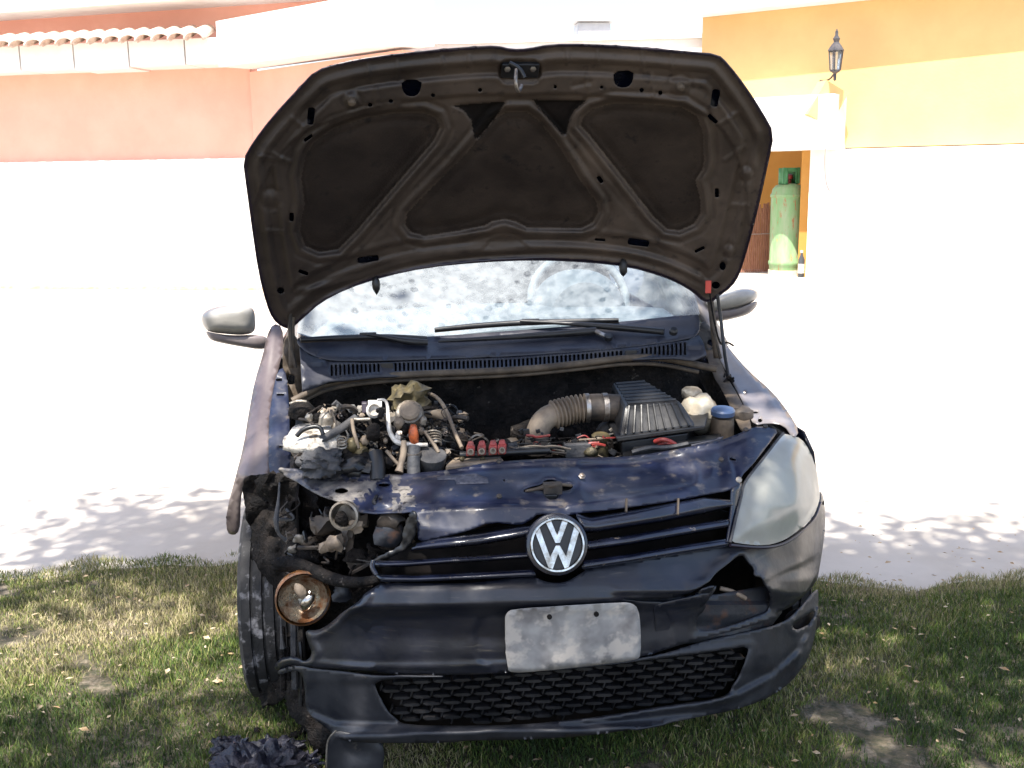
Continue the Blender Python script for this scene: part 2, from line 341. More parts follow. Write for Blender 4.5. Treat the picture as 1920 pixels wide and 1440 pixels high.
def blob(name, c, s, m, parent, amp=.3, f=3., n=3, seed=0, label=None, rot=None, cut=0):
    bm = bmesh.new(); bmesh.ops.create_icosphere(bm, subdivisions=n, radius=1)
    from mathutils import noise as mn
    V = []
    for v in bm.verts:
        d = 1+amp*(mn.noise(v.co*f+Vector((seed*3.1, 0, 0)))+.5*mn.noise(v.co*f*2.3+Vector((0, seed*1.7, 0))))
        w = v.co*d; w = Vector((w.x*s[0], w.y*s[1], w.z*s[2])); V.append(tuple((rot @ w if rot else w)+Vector(c)))
    F = [[v.index for v in f.verts] for f in bm.faces]; bm.free()
    return link(name, V, F, m, parent, angle=60, label=label)
def poly_prism(name, pts, y0, y1, m, parent, label=None, bevel=0, yf=None):
    """outline given in photograph positions, front at depth y0, back at depth y1 (straight back along y)"""
    A = [at(p[0], p[1], p[2] if len(p) > 2 else y0) for p in pts]; n = len(A)
    dy = y1-y0; V = [tuple(a) for a in A]+[tuple(a+Vector((0, dy, 0))) for a in A]
    F = [tuple(range(n)), tuple(range(2*n-1, n-1, -1))]+[(i, n+i, n+(i+1) % n, (i+1) % n) for i in range(n)]
    o = link(name, V, F, m, parent, smooth=False, label=label, bevel=bevel)
    bm = bmesh.new(); bm.from_mesh(o.data); bmesh.ops.recalc_face_normals(bm, faces=bm.faces); bm.to_mesh(o.data); bm.free(); return o
def ribbon(name, top, bot, yf, m, parent, nu=40, nv=7, bulge=.01, solid=.004, label=None, prof=None):
    a, b = rs_n(top, nu), rs_n(bot, nu); V = []
    for j in range(nv):
        t = j/(nv-1); q = a*(1-t)+b*t; k = (math.sin(math.pi*t)*bulge if prof is None else np.interp(t, *prof))
        V.append(ray(q[:, 0], q[:, 1], yf(q[:, 0], q[:, 1])-k))
    V = np.vstack(V); F = [(j*nu+i, (j+1)*nu+i, (j+1)*nu+i+1, j*nu+i+1) for j in range(nv-1) for i in range(nu-1)]
    f0 = F[0]; nn = np.cross(V[f0[1]]-V[f0[0]], V[f0[2]]-V[f0[0]])
    if nn@(CAM-V[f0[0]]) < 0: F = [f[::-1] for f in F]
    return link(name, V, F, m, parent, solid=solid, label=label, angle=60)

# plan curve of the car's nose: depth behind the emblem against position across the front
_px = np.arange(380, 1600.); _k = np.interp(_px, [400, 452, 480, 520, 573, 640, 720, 850, 1045, 1200, 1369, 1440, 1500, 1530, 1545, 1560],
                                            [.8, .62, .5, .38, .25, .16, .09, .03, 0, .02, .085, .15, .25, .35, .48, .6])
_k = np.convolve(np.pad(_k, 12, mode='edge'), np.hanning(25)/np.hanning(25).sum(), 'valid')
def plan(px): return np.interp(px, _px, _k)
def prof(ts, ys, slope=.03): return lambda px, py: plan(px)+np.interp(py+slope*(px-1045), ts, ys)

#@@SETTING
# ------------------------------------------------------------------ ground
def sheet(name, x0, x1, y0, y1, z, m, nx=2, ny=2, hf=None, kind='structure'):
    xs, ys = np.linspace(x0, x1, nx), np.linspace(y0, y1, ny); X, Y = np.meshgrid(xs, ys)
    Zz = np.full_like(X, z)+(hf(X, Y) if hf else 0)
    V = np.stack([X.ravel(), Y.ravel(), Zz.ravel()], 1); F = [(j*nx+i, j*nx+i+1, (j+1)*nx+i+1, (j+1)*nx+i) for j in range(ny-1) for i in range(nx-1)]
    o = link(name, V, F, m, None); return tag(o, kind=kind)
sheet('ground', -250, 250, -250, 250, -.03, 'paving')
def edge_y(x): return np.interp(x, [-3, -1.6, -1.1, .9, 1.15, 2.0, 3], [1.95, 1.98, 2.10, 1.9, 1.42, 1.30, 1.2])+.05*np.sin(x*7.1)+.03*np.sin(x*19.+1)
def soil_mat():
    m = mat('dry_lawn_soil', (.10, .08, .05), (.04, .04, .02), 45, .95, bump=1., bscale=90, lo=.4, hi=.6, c3=(.22, .18, .13), s3=18, lo3=.52, hi3=.68); return m
M['soil'] = soil_mat()
nx = 90; xs = np.linspace(-9, 9, nx); rows = []
for t in np.linspace(0, 1, 40): yy = -9+(edge_y(xs)+9)*t; rows.append(np.stack([xs, yy, -.012*(1-0)+.012*vnoise(xs*10, yy*10, 3)-.02*(t == 1)], 1))
V = np.vstack(rows); F = [(j*nx+i, j*nx+i+1, (j+1)*nx+i+1, (j+1)*nx+i) for j in range(39) for i in range(nx-1)]
tag(link('lawn_soil', V, F, 'soil'), kind='structure')
def grass_mat():
    m = bpy.data.materials.new('short_lawn_grass'); m.use_nodes = True; t = m.node_tree; N, L = t.nodes, t.links; b = N['Principled BSDF']
    a = N.new('ShaderNodeAttribute'); a.attribute_name = 'tint'; r = N.new('ShaderNodeValToRGB')
    e = r.color_ramp.elements; e[0].position = 0; e[0].color = (.03, .055, .015, 1); e[1].position = 1; e[1].color = (.40, .34, .20, 1)
    for p, c in ((.35, (.065, .115, .018, 1)), (.58, (.14, .18, .035, 1)), (.78, (.27, .25, .09, 1))):
        x = e.new(p); x.color = c
    L.new(a.outputs['Fac'], r.inputs[0]); L.new(r.outputs[0], b.inputs['Base Color']); b.inputs['Roughness'].default_value = .65
    b.inputs['Specular IOR Level'].default_value = .3
    return m
M['grass'] = grass_mat()
def grass(name, x0, x1, y0, y1, n, hmin, hmax, w):
    x = rng.uniform(x0, x1, n); y = rng.uniform(y0, y1, n)
    dens = vnoise(x, y, .22, 3)+.5*vnoise(x, y, .07, 4); cover = vnoise(x+9, y, .5, 9)
    k = (y < edge_y(x)-.02+.06*dens) & (dens+.45*cover+.12*rng.random(n) > -.36); x, y, dens, cover = x[k], y[k], dens[k], cover[k]; n = len(x)
    ang = rng.uniform(0, 2*math.pi, n); hh = rng.uniform(hmin, hmax, n)*(1+.7*dens); lean = rng.uniform(.15, .95, n)*hh; la = rng.uniform(0, 2*math.pi, n)
    dx, dy = np.cos(ang)*w/2, np.sin(ang)*w/2; z = np.full(n, -.012)
    lx, ly = np.cos(la)*lean, np.sin(la)*lean
    P = np.stack([np.stack([x-dx, y-dy, z], 1), np.stack([x+dx, y+dy, z], 1),
                  np.stack([x+dx*.7+lx*.4, y+dy*.7+ly*.4, z+hh*.62], 1), np.stack([x-dx*.7+lx*.4, y-dy*.7+ly*.4, z+hh*.62], 1),
                  np.stack([x+lx, y+ly, z+hh*.95], 1)], 1).reshape(-1, 3)
    me = bpy.data.meshes.new(name); b = np.arange(n)*5
    tri = np.stack([b, b+1, b+2, b, b+2, b+3, b+3, b+2, b+4], 1).reshape(-1)
    me.vertices.add(len(P)); me.vertices.foreach_set('co', P.ravel()); me.loops.add(len(tri)); me.loops.foreach_set('vertex_index', tri.astype(np.int32))
    me.polygons.add(3*n); me.polygons.foreach_set('loop_start', np.arange(0, 9*n, 3, dtype=np.int32)); me.update(calc_edges=True); me.validate()
    t = np.clip(.42+.6*rng.normal(0, .42, n)+.9*(-vnoise(x, y, .35, 12))+.3*(y > 1.2), 0, 1); at_ = me.attributes.new('tint', 'FLOAT', 'POINT'); at_.data.foreach_set('value', np.repeat(t, 5).astype(np.float32))
    me.materials.append(M['grass']); o = bpy.data.objects.new(name, me); COL.objects.link(o); return tag(o, 'short patchy green and straw coloured lawn under and beside the car', 'grass', kind='stuff')
grass('grass', -2.7, 3.0, -.3, 2.2, 420000, .010, .030, .0024)
# dry leaves and bits lying in the lawn
V = []; F = []
for i in range(1500):
    x, y = rng.uniform(-2.6, 3), rng.uniform(-.3, 1.9)
    s = rng.uniform(.003, .013)*(1+.6*(i % 17 == 0)); a = rng.uniform(0, 6.28); c = Vector((x, y, rng.uniform(.0, .025)))
    R_ = Matrix.Rotation(a, 3, 'Z') @ Matrix.Rotation(rng.uniform(-.6, .6), 3, 'X'); b = len(V)
    for u, v, w in ((-1, 0, 0), (0, -.45, .15), (1, 0, 0), (0, .45, .15)): V.append(tuple(c+R_ @ Vector((u*s, v*s, w*s))))
    F += [(b, b+1, b+2), (b, b+2, b+3)]
M['leaflitter'] = mat('dry_leaf', (.30, .19, .09), (.42, .36, .26), 30, .8)
tag(link('leaf_litter', V, F, 'leaflitter', smooth=False), 'small dry leaves scattered over the lawn', 'leaves', kind='stuff')

# ------------------------------------------------------------------ buildings
def hx(p): return (p.x, p.y)
def wall(name, a, b, z0, z1, th, m, parent, label=None, ztop2=None):
    """upright wall between plan points a and b, thickness th away from the viewer"""
    a, b = Vector((*a[:2], 0)), Vector((*b[:2], 0)); d = (b-a).normalized(); n = Vector((-d.y, d.x, 0))
    if n.y < 0: n = -n
    z2 = z1 if ztop2 is None else ztop2
    V = []
    for o_ in (Vector(), n*th):
        V += [a+o_+Vector((0, 0, z0)), b+o_+Vector((0, 0, z0)), b+o_+Vector((0, 0, z2)), a+o_+Vector((0, 0, z1))]
    F = [(0, 1, 2, 3), (7, 6, 5, 4), (0, 4, 5, 1), (1, 5, 6, 2), (2, 6, 7, 3), (3, 7, 4, 0)]
    o = link(name, [tuple(v) for v in V], F, m, parent, smooth=False, label=label)
    bm = bmesh.new(); bm.from_mesh(o.data); bmesh.ops.recalc_face_normals(bm, faces=bm.faces); bm.to_mesh(o.data); bm.free(); return o
def zat(px, py, y): return at(px, py, y).z
# left: salmon house
P0 = at(-700, 300, 16.5); P1 = at(478, 300, 13.2); P2 = at(760, 300, 10.6)
LB = empty('salmon_house', (P1.x, P1.y, 0), 'salmon pink house with white eaves band and clay tiles, behind the car on the left', 'house')
zb = zat(478, 297, 13.2)
wall('upper_wall', hx(P0), hx(P1), zb, zat(478, 122, 13.2), .25, 'pink', LB)
wall('wing_wall', hx(P1+Vector((.002, -.05, 0))), hx(P2), -.03, zat(760, 90, 10.6)-.02, .25, 'pink', LB)
wall('lower_wall', hx(P0+Vector((0, -.12, 0))), hx(P1+Vector((.35, -.20, 0))), -.03, zb+.005, .36, 'whitewall', LB, 'blinding white lower wall')
w0, w1 = P0+Vector((0, -.22, 0)), P1+Vector((.35, -.30, 0)); K_ = 60
V = []; F = []
for i in range(K_+1):
    p = w0.lerp(w1, i/K_); wd = .05+.06*abs(vnoise(np.array([i*1.]), np.array([3.]), 2.3, 5)[0]); V += [(p.x, p.y-wd, -.024), (p.x, p.y-wd*.5, -.02+wd*.5), (p.x, p.y+.03, -.02+wd*.6)]
for i in range(K_): F += [(3*i, 3*i+3, 3*i+4, 3*i+1), (3*i+1, 3*i+4, 3*i+5, 3*i+2)]
link('weed_strip', V, F, 'straw', LB)
d = ((P1+Vector((.35, -.2, 0)))-(P0+Vector((0, -.12, 0)))); L_ = d.length; d.normalize()
# white eaves band
ZT0, ZB0 = zat(478, 28, 13.0), zat(478, 122, 13.0)
e0, e1, e2 = P0+Vector((0, -.56, 0)), P1+Vector((0, -.56, 0)), P2+Vector((-.05, -.35, 0))
for i in range(13):
    t0, t1 = i/13, (i+1)/13-.002; a = e0.lerp(e1, t0); b = e0.lerp(e1, t1)
    wall('eaves_board', hx(a), hx(b), ZB0-.02*(i % 3 == 1), ZB0+.33, .71, 'whitewall', LB)
a_ = P1+Vector((-.35, -.42, 0)); 
ztl, zbl, ztr, zbr = zat(432, 40, a_.y), zat(432, 128, a_.y), zat(752, 10, 10.2), zat(745, 70, 10.2)
wall('parapet', hx(a_), hx(at(748, 40, 10.2)), zbl+.02, ztl, .55, 'whitewall', LB, 'white parapet above the wing', ztop2=ztl)
# clay tiles on the eaves board
for i in range(26):
    c = e1.lerp(e0, (i*.235+.62)/((e0-e1).length)); z = ZB0+.38
    ax = (Vector((.1, 1, .28))).normalized(); x, y, a = frame(ax); Vv = []; Ff = []
    for k, (dd, r) in enumerate(((-.28, .125), (.5, .10))):
        for j in range(9):
            t = math.pi*j/8; Vv.append(tuple(Vector((c.x, c.y, z-.03))+ax*dd+Vector((math.cos(t)*r, 0, math.sin(t)*r*.8))))
    Ff = [(j, j+1, 10+j, 9+j) for j in range(8)]
    link('roof_tile', Vv, Ff, 'tile', LB, solid=.02, offset=0)
wall('attic_wall', hx(P0+Vector((0, 1.3, 0))), hx(at(745, 40, 12.8)), ZB0+.2, ZT0+1.9, .25, 'pink', LB)
wall('attic_eaves', hx(P0+Vector((0, .8, 0))), hx(at(700, 0, 12.)), zat(478, -14, 12.6), zat(478, -14, 12.6)+.4, .8, 'whitewall', LB)
# middle: white wall with a metal vent box behind the raised hood
A, B = at(735, 300, 14.5), at(1330, 300, 13.6)
MB_ = empty('white_house', ((A.x+B.x)/2, 14, 0), 'long white rendered wall behind the raised hood, between salmon and ochre houses', 'house')
wall('wall', hx(A), hx(B), -.03, zat(1000, 78, 14), .3, 'whitewall', MB_)
wall('coping', hx(A+Vector((0, -.06, 0))), hx(B+Vector((0, -.06, 0))), zat(1000, 78, 14)+.002, zat(1000, 70, 14), .42, 'whitewall', MB_)
vc = at(1110, 62, 14.1); M['vent'] = mat('pale_galvanised_sheet', (.42, .42, .43), (.5, .5, .5), 5, .5, metal=.2)
vt = empty('roof_vent', (vc.x, vc.y, zat(1110, 78, 14.1)), 'pale grey sheet metal vent box on top of the white wall', 'vent')
zt, zbm = zat(1110, 48, 14.1), zat(1110, 76, 14.1)
box('body', (vc.x, vc.y, (zt+zbm)/2+.02), (.50, .4, zt-zbm), 'vent', vt, taper=.96)
box('lid', (vc.x, vc.y, zt+.045), (.60, .5, .03), 'vent', vt)
# right: ochre house with porch
Y0, Y1 = 13.4, 12.0
A, B, Cc = at(1312, 300, Y0), at(1580, 300, Y1), at(2600, 300, 8.2)
d = (B-A).normalized(); C2 = A+d*12
RB = empty('ochre_house', (B.x, B.y, 0), 'ochre yellow house with white porch slab, behind the car on the right', 'house')
zt = zat(1312, 33, Y0); zs = zat(1440, 187, 12.7); zu = zat(1440, 283, 12.4)
def on_line(px, off=0.):
    # point of the facade line (moved off towards the viewer) seen at column px
    lo, hi = 5., 20.
    for _ in range(40):
        mid = (lo+hi)/2; p = at(px, 300, mid); s = (p-A-Vector((d.y, -d.x, 0))*off).cross(d).z
        if s < 0: hi = mid
        else: lo = mid
    return at(px, 300, mid)
wall('upper_wall', hx(A), hx(C2), zu+.02, zt, .3, 'yellow', RB)
wall('roof_edge', hx(A+Vector((-.3, -.3, 0))), hx(C2+Vector((0, -.3, 0))), zt+.002, zt+.28, .9, 'whitewall', RB)
n_ = Vector((d.y, -d.x, 0))
q0, q1 = on_line(1340, .5), on_line(1560, .5)
wall('porch_slab', hx(q0), hx(q1), zu, zs, .75, 'whitewall', RB, 'white porch slab')
box('sloping_haunch', (on_line(1540, .3)+Vector((0, 0, 0))).xy.to_3d()+Vector((0, 0, zs-.12)), (.36, .3, .5), 'yellow', RB, rot=Matrix.Rotation(.5, 3, 'Y'))
r0, r1 = A-n_*1.25, A+d*4.2-n_*1.25
wall('porch_back_wall', hx(r0), hx(r1), 0, zu+.3, .2, 'ochre', RB)
wall('porch_side_wall', hx(on_line(1521)-n_*1.2), hx(on_line(1519, .0)), 0, zu+.1, .12, 'ochre', RB)
p0 = on_line(1519, .25); wall('pillar', hx(p0), hx(p0+d*.55), 0, zu+.0, .45, 'whitewall', RB, 'white plastered pillar')
wall('front_wall', hx(p0+d*.553), hx(C2+n_*.1), 0, zu+.001, .3, 'whitewall', RB)
f0 = on_line(1330, .9)
st = [A-n_*1.3+Vector((-1.5, 0, 0)), C2-n_*1.3, C2+n_*1.0, A+n_*1.0+Vector((-1.5, 0, 0))]
V = [(p.x, p.y, z) for z in (-.03, .03) for p in st]
link('porch_step', V, [(3, 2, 1, 0), (4, 5, 6, 7), (0, 1, 5, 4), (1, 2, 6, 5), (2, 3, 7, 6), (3, 0, 4, 7)], 'paving', RB, smooth=False)
o_ = at(1554, 424, 11.9); box('socket_cover', (o_.x, p0.y-.1, o_.z), (.12, .03, .05), 'tile', RB)
# wall lantern
lc = at(1567, 108, 11.6); k = 1.0
LN = empty('wall_lantern', (lc.x, lc.y, lc.z-.35), 'black iron coach lantern with glass panes on the ochre wall', 'lamp')
s_ = 11.6+2.22; u = s_/FOC
lathe('roof', [(.002, 52*u), (3*u, 46*u), (3*u, 40*u), (7*u, 34*u), (5*u, 28*u), (10*u, 22*u), (15*u, 15*u), (16*u, 12*u)], lc, (0, 0, 1), 'iron', LN, n=6)
lathe('glass_body', [(13*u, 12*u), (9.5*u, -22*u)], lc, (0, 0, 1), 'glass', LN, n=6)
for j in range(6):
    t = math.pi*2*j/6; p = [lc+Vector((math.cos(t)*13.5*u, math.sin(t)*13.5*u, 12*u)), lc+Vector((math.cos(t)*10*u, math.sin(t)*10*u, -23*u))]
    tube('cage_bar', p, 1.2*u, 'iron', LN, px=False, n=5)
lathe('base', [(10*u, -22*u), (10*u, -25*u), (3*u, -29*u), (3*u, -40*u), (.001, -43*u)], lc, (0, 0, 1), 'iron', LN, n=6)
tube('wall_arm', [lc+Vector((0, 0, -27*u)), lc+Vector((0, .2, -40*u)), lc+Vector((.1, .9, -30*u))], 1.8*u, 'iron', LN, px=False)
tube('wire', [lc+Vector((-.05, .3, -40*u)), lc+Vector((-.06, .55, -.8)), lc+Vector((-.1, .6, -1.1))], .006, 'cable', LN, px=False, n=5)
tag(tube('hanging_cable', [(1548, 268, 11.55), (1546, 310, 11.55), (1549, 345, 11.55), (1556, 360, 11.55)], .007, 'cable', None, n=5), 'thin grey cable hanging down the white pillar', 'cable')
# gas cylinder
g = at(1472, 518, 12.75); base = .03; u = (12.75+2.22)/FOC
GC = empty('gas_cylinder', (g.x, g.y, base), 'tall weathered green gas cylinder standing at the porch doorway', 'gas cylinder')
gz = lambda py: (518-py)*u*1.01+base
lathe('cylinder_body', [(30*u, gz(518)), (31*u, gz(512)), (31*u, gz(500)), (33*u, gz(497)), (33*u, gz(492)), (31*u, gz(489)), (31.5*u, gz(430)), (31.5*u, gz(372)), (33*u, gz(370)), (33*u, gz(366)), (31*u, gz(364)), (29*u, gz(355)), (23*u, gz(349)), (14*u, gz(346)), (.001, gz(345))], (g.x, g.y, 0), (0, 0, 1), 'green', GC, n=32)
lathe('foot_ring', [(32.5*u, gz(518)), (32.5*u, gz(508))], (g.x, g.y, .001), (0, 0, 1), 'tile', GC, n=32)
V = []; F = []; nn_ = 28
for i in range(nn_):
    t = math.pi*(.5+.32)+i/(nn_-1)*math.pi*(2-.64)
    t = -math.pi/2+.42+i/(nn_-1)*(2*math.pi-.84)
    for z in (gz(347), gz(317)): V.append((g.x+math.cos(t)*19*u, g.y+math.sin(t)*19*u, z))
F = [(2*i, 2*i+2, 2*i+3, 2*i+1) for i in range(nn_-1)]
link('valve_collar', V, F, 'greend', GC, solid=.006)
for px_ in (-14, 14): box('collar_lug', (g.x+px_*u, g.y-13*u, gz(331)), (6*u, 3*u, 30*u), 'greend', GC)
box('collar_top', (g.x, g.y-14*u, gz(320)), (34*u, 3*u, 7*u), 'greend', GC)
lathe('valve', [(5*u, gz(346)), (5*u, gz(338)), (8*u, gz(337)), (8*u, gz(330)), (4*u, gz(328))], (g.x, g.y, 0), (0, 0, 1), 'red', GC, n=12)
b_ = at(1502, 516, 12.35); u2 = (12.35+2.22)/FOC
BT = empty('small_bottle', (b_.x, b_.y, .03), 'small dark bottle with white label on the ground beside the gas cylinder', 'bottle')
lathe('bottle_body', [(6*u2, .03), (6.5*u2, .04), (6.5*u2, .03+34*u2), (3*u2, .03+42*u2), (2.5*u2, .03+47*u2)], (b_.x, b_.y, 0), (0, 0, 1), 'bottle', BT, n=14)
lathe('label_band', [(6.7*u2, .03+8*u2), (6.7*u2, .03+26*u2)], (b_.x, b_.y, 0), (0, 0, 1), 'white', BT, n=14)
lathe('cap', [(3*u2, .03+47*u2), (3*u2, .03+52*u2)], (b_.x, b_.y, 0), (0, 0, 1), 'white', BT, n=12)
# cane screen behind the cylinder
sc_ = at(1415, 518, 13.2); SC = empty('cane_screen', (sc_.x, sc_.y, .03), 'leaning reddish cane screen left of the gas cylinder', 'screen')
for i in range(15):
    px_ = 1388+i*3.9; a = at(px_-2, 515, 13.2); top = 388-(i-7)*1.2+rng.uniform(-6, 6); b2 = at(px_+2, top, 13.25)
    tube('cane', [Vector((a.x, a.y, .04)), b2], .013+.003*rng.random(), 'wood', SC, px=False, n=6)
tube('cross_wire', [at(1384, 440, 13.17), at(1444, 438, 13.17)], .006, 'cable', SC, px=False, n=5)
tp = at(1457, 301, 14.2); TP = empty('wall_tap', (tp.x, tp.y, tp.z), 'small grey tap fitting on the porch back wall above the gas cylinder', 'tap')
lathe('tap_body', [(.02, -.02), (.045, 0), (.03, .06), (.015, .1)], tp, (0, -1, 0), 'steel', TP, n=10)
tube('tap_handle', [tp+Vector((-.07, -.06, .03)), tp+Vector((.07, -.06, .03))], .012, 'steel', TP, px=False)
tube('spout', [tp+Vector((0, -.05, 0)), tp+Vector((0, -.14, 0)), tp+Vector((0, -.15, -.07))], .014, 'steel', TP, px=False)

# ------------------------------------------------------------------ shade tree above and behind the camera
TR = empty('shade_tree', (-3.3, -3.2, 0), 'leafy tree standing behind the camera that shades the front of the car', 'tree')
tube('trunk', [(-3.3, -3.2, -.05), (-3.2, -3.15, .8), (-3.25, -3.0, 1.9), (-2.9, -2.8, 3.0)], [.24, .19, .17, .14], 'bark', TR, px=False, n=12)
limbs = [[(-2.9, -2.8, 3.0), (-2.0, -2.5, 3.9), (-.8, -2.2, 4.5), (.9, -1.9, 4.9)], [(-2.95, -2.8, 2.9), (-2.6, -2.1, 4.0), (-1.6, -1.2, 4.6), (-.4, -.8, 4.9)],
         [(-3.0, -2.8, 2.8), (-3.6, -2.2, 4.0), (-3.4, -1.2, 4.8)], [(-2.9, -2.8, 3.0), (-2.4, -3.3, 4.2), (-.5, -3.4, 5.0), (1.2, -3.0, 5.2)]]
for l in limbs: tube('limb', l, [.11, .08, .05, .02], 'bark', TR, px=False, n=8)
n = 15500; cl = rng.random((120, 3)); cx = cl[:, 0]*6.4-3.9; cy = cl[:, 1]*3.6-3.9+.1; cz = 4.2+cl[:, 2]*1.6
k = (((cx+.5)/3.3)**2+((cy+2.38)/1.15)**2) < 1; cx, cy, cz = cx[k], cy[k], cz[k]
ex_ = rng.random((26, 3)); cx = np.r_[cx, -3.0+ex_[:13, 0]*1.3, .1+ex_[13:, 0]*.9]; cy = np.r_[cy, -.4+ex_[:13, 1]*1.1, -.9+ex_[13:, 1]*.8]; cz = np.r_[cz, 4.4+ex_[:, 2]]
ii = rng.integers(0, len(cx), n); q = np.stack([cx[ii], cy[ii], cz[ii]], 1)+rng.normal(0, 1, (n, 3))*np.array([.23, .23, .18])
a = rng.normal(0, 1, (n, 3)); a /= np.linalg.norm(a, axis=1)[:, None]; b = np.cross(a, rng.normal(0, 1, (n, 3))); b /= np.linalg.norm(b, axis=1)[:, None]
s = rng.uniform(.045, .09, n)[:, None]; V = np.stack([q-a*s, q-b*s*.45, q+a*s, q+b*s*.45], 1).reshape(-1, 3)
M['leaf'] = mat('tree_leaf', (.05, .10, .02), (.09, .14, .03), 4, .5)
me = link('crown', V, [(4*i, 4*i+1, 4*i+2, 4*i+3) for i in range(n)], 'leaf', TR, smooth=False)
#@@CAR
# ------------------------------------------------------------------ the car
CAR = empty('hatchback_car', (0, 1.9, 0), 'dark blue fire-damaged hatchback with raised hood and torn front bumper', 'car')
# ---- hood
def hood_y(px, py, back=0.):
    px, py = np.broadcast_arrays(np.asarray(px, float), np.asarray(py, float)); y = np.full(px.shape, .7)
    for _ in range(12):
        P = ray(px, py, y); x = P[..., 0]+.03; z = P[..., 2]
        y = .5*y+.5*(.92-.81*(z-1.08)+.075*(1-(x/.66)**2)+back)
    return y
H_OUT = [(545, 617), (528, 612), (512, 598), (500, 570), (485, 510), (472, 420), (462, 345), (456, 300), (474, 268), (510, 220), (560, 166), (592, 132), (640, 118), (700, 107), (800, 95), (890, 88), (930, 86),
         (960, 93), (990, 92), (1030, 83), (1100, 83), (1200, 89), (1290, 97), (1346, 102), (1365, 120), (1400, 165), (1430, 212), (1451, 250), (1440, 305), (1420, 395), (1400, 470), (1386, 515), (1372, 537), (1345, 557), (1335, 566),
         (1318, 565), (1302, 549), (1275, 532), (1240, 517), (1180, 500), (1100, 491), (1000, 487), (900, 491), (800, 501), (720, 518), (650, 541), (600, 567), (568, 596)]
REC_L = Z1([(560, 560), (600, 500), (700, 430), (850, 380), (1000, 355), (1130, 355), (1205, 385), (1225, 450), (1190, 520), (1000, 740), (820, 950), (740, 1030), (640, 1045), (560, 1010), (530, 930), (540, 850), (552, 800), (545, 740), (535, 680)])
REC_R = Z2([(445, 440), (460, 385), (510, 340), (620, 310), (800, 315), (950, 330), (1030, 380), (1060, 470), (1065, 600), (1055, 650), (1025, 690), (1045, 760), (1050, 850), (1010, 910), (930, 945), (860, 935), (790, 870), (650, 690), (500, 500)])
REC_C = [(968, 201), (946, 201), (922, 217), (864, 286), (783, 366), (755, 396), (750, 423), (766, 443), (795, 451), (864, 441), (914, 431), (925, 423), (946, 419), (964, 423), (985, 435), (1093, 437), (1118, 423), (1131, 398), (1126, 374), (1093, 330), (1053, 265), (1013, 217), (990, 201)]
TRI_R = [(995, 185), (1105, 186), (1080, 207), (1069, 225), (1063, 253), (1053, 253), (1021, 217)]
TRI_L = [(952, 188), (842, 196), (868, 208), (882, 226), (888, 262), (898, 260), (932, 220)]
def rrect(cx, cy, w, h, a=0., k=4):
    c, s = math.cos(a), math.sin(a); r = min(w, h)*.3; P = []
    for sx, sy in ((1, -1), (1, 1), (-1, 1), (-1, -1)):
        pts = [(sx*(w/2), sy*(h/2-r)), (sx*(w/2-r*.3), sy*(h/2-r*.3)), (sx*(w/2-r), sy*h/2)]
        if sx*sy > 0: P += pts
        else: P += pts[::-1]
    return [(cx+x*c-y*s, cy+x*s+y*c) for x, y in P]
def ell(cx, cy, rx, ry=None, n=12): return [(cx+rx*math.cos(2*math.pi*i/n), cy+(ry or rx)*math.sin(2*math.pi*i/n)) for i in range(n)]
HOLES = [[(1150, 134), (1188, 132), (1187, 152), (1178, 164), (1161, 165), (1151, 156)], rrect(1341, 184, 15, 33, .15), rrect(1336, 223, 22, 8, .75), rrect(1125, 337, 15, 8, .95), rrect(1344, 362, 8, 17), rrect(1125, 450, 20, 5, .08),
         rrect(1197, 455, 40, 13, .12), rrect(1312, 468, 20, 6, -.45), ell(1355, 499, 6, 8), ell(1342, 535, 8, 7), ell(1041, 163, 3.4), ell(1128, 164, 3.2), ell(1203, 169, 4), ell(1238, 174, 4),
         [(753, 150), (791, 149), (789, 170), (780, 181), (764, 181), (754, 170)], rrect(583, 218, 13, 33, .08), rrect(578, 259, 19, 7, -.6), rrect(547, 407, 8, 16), rrect(690, 486, 40, 11, -.12), rrect(569, 511, 19, 7, .35),
         ell(526, 545, 7, 6), ell(694, 197, 4), ell(733, 190, 4), ell(812, 179, 4), ell(900, 169, 4)]
beam = np.array([(470, 420), (500, 330), (545, 265), (610, 232), (690, 206), (812, 186), (900, 180), (975, 181), (1060, 178), (1140, 184), (1230, 190), (1310, 208), (1360, 250), (1395, 330), (1400, 420)], float)
beam = chaikin(beam, 2, False)
rear = chaikin([(575, 590), (640, 548), (720, 520), (800, 503), (900, 491), (1000, 483), (1100, 482), (1200, 495), (1290, 525), (1320, 548)], 2, False)
rr1 = chaikin([(560, 545), (600, 540), (680, 520), (760, 492), (850, 476), (1000, 466), (1120, 466), (1230, 486), (1310, 520)], 2, False)
strutL = chaikin([(840, 300), (740, 400), (650, 500)], 1, False); strutR = chaikin([(1060, 262), (1160, 372), (1245, 470)], 1, False)
HO = chaikin(H_OUT, 1)
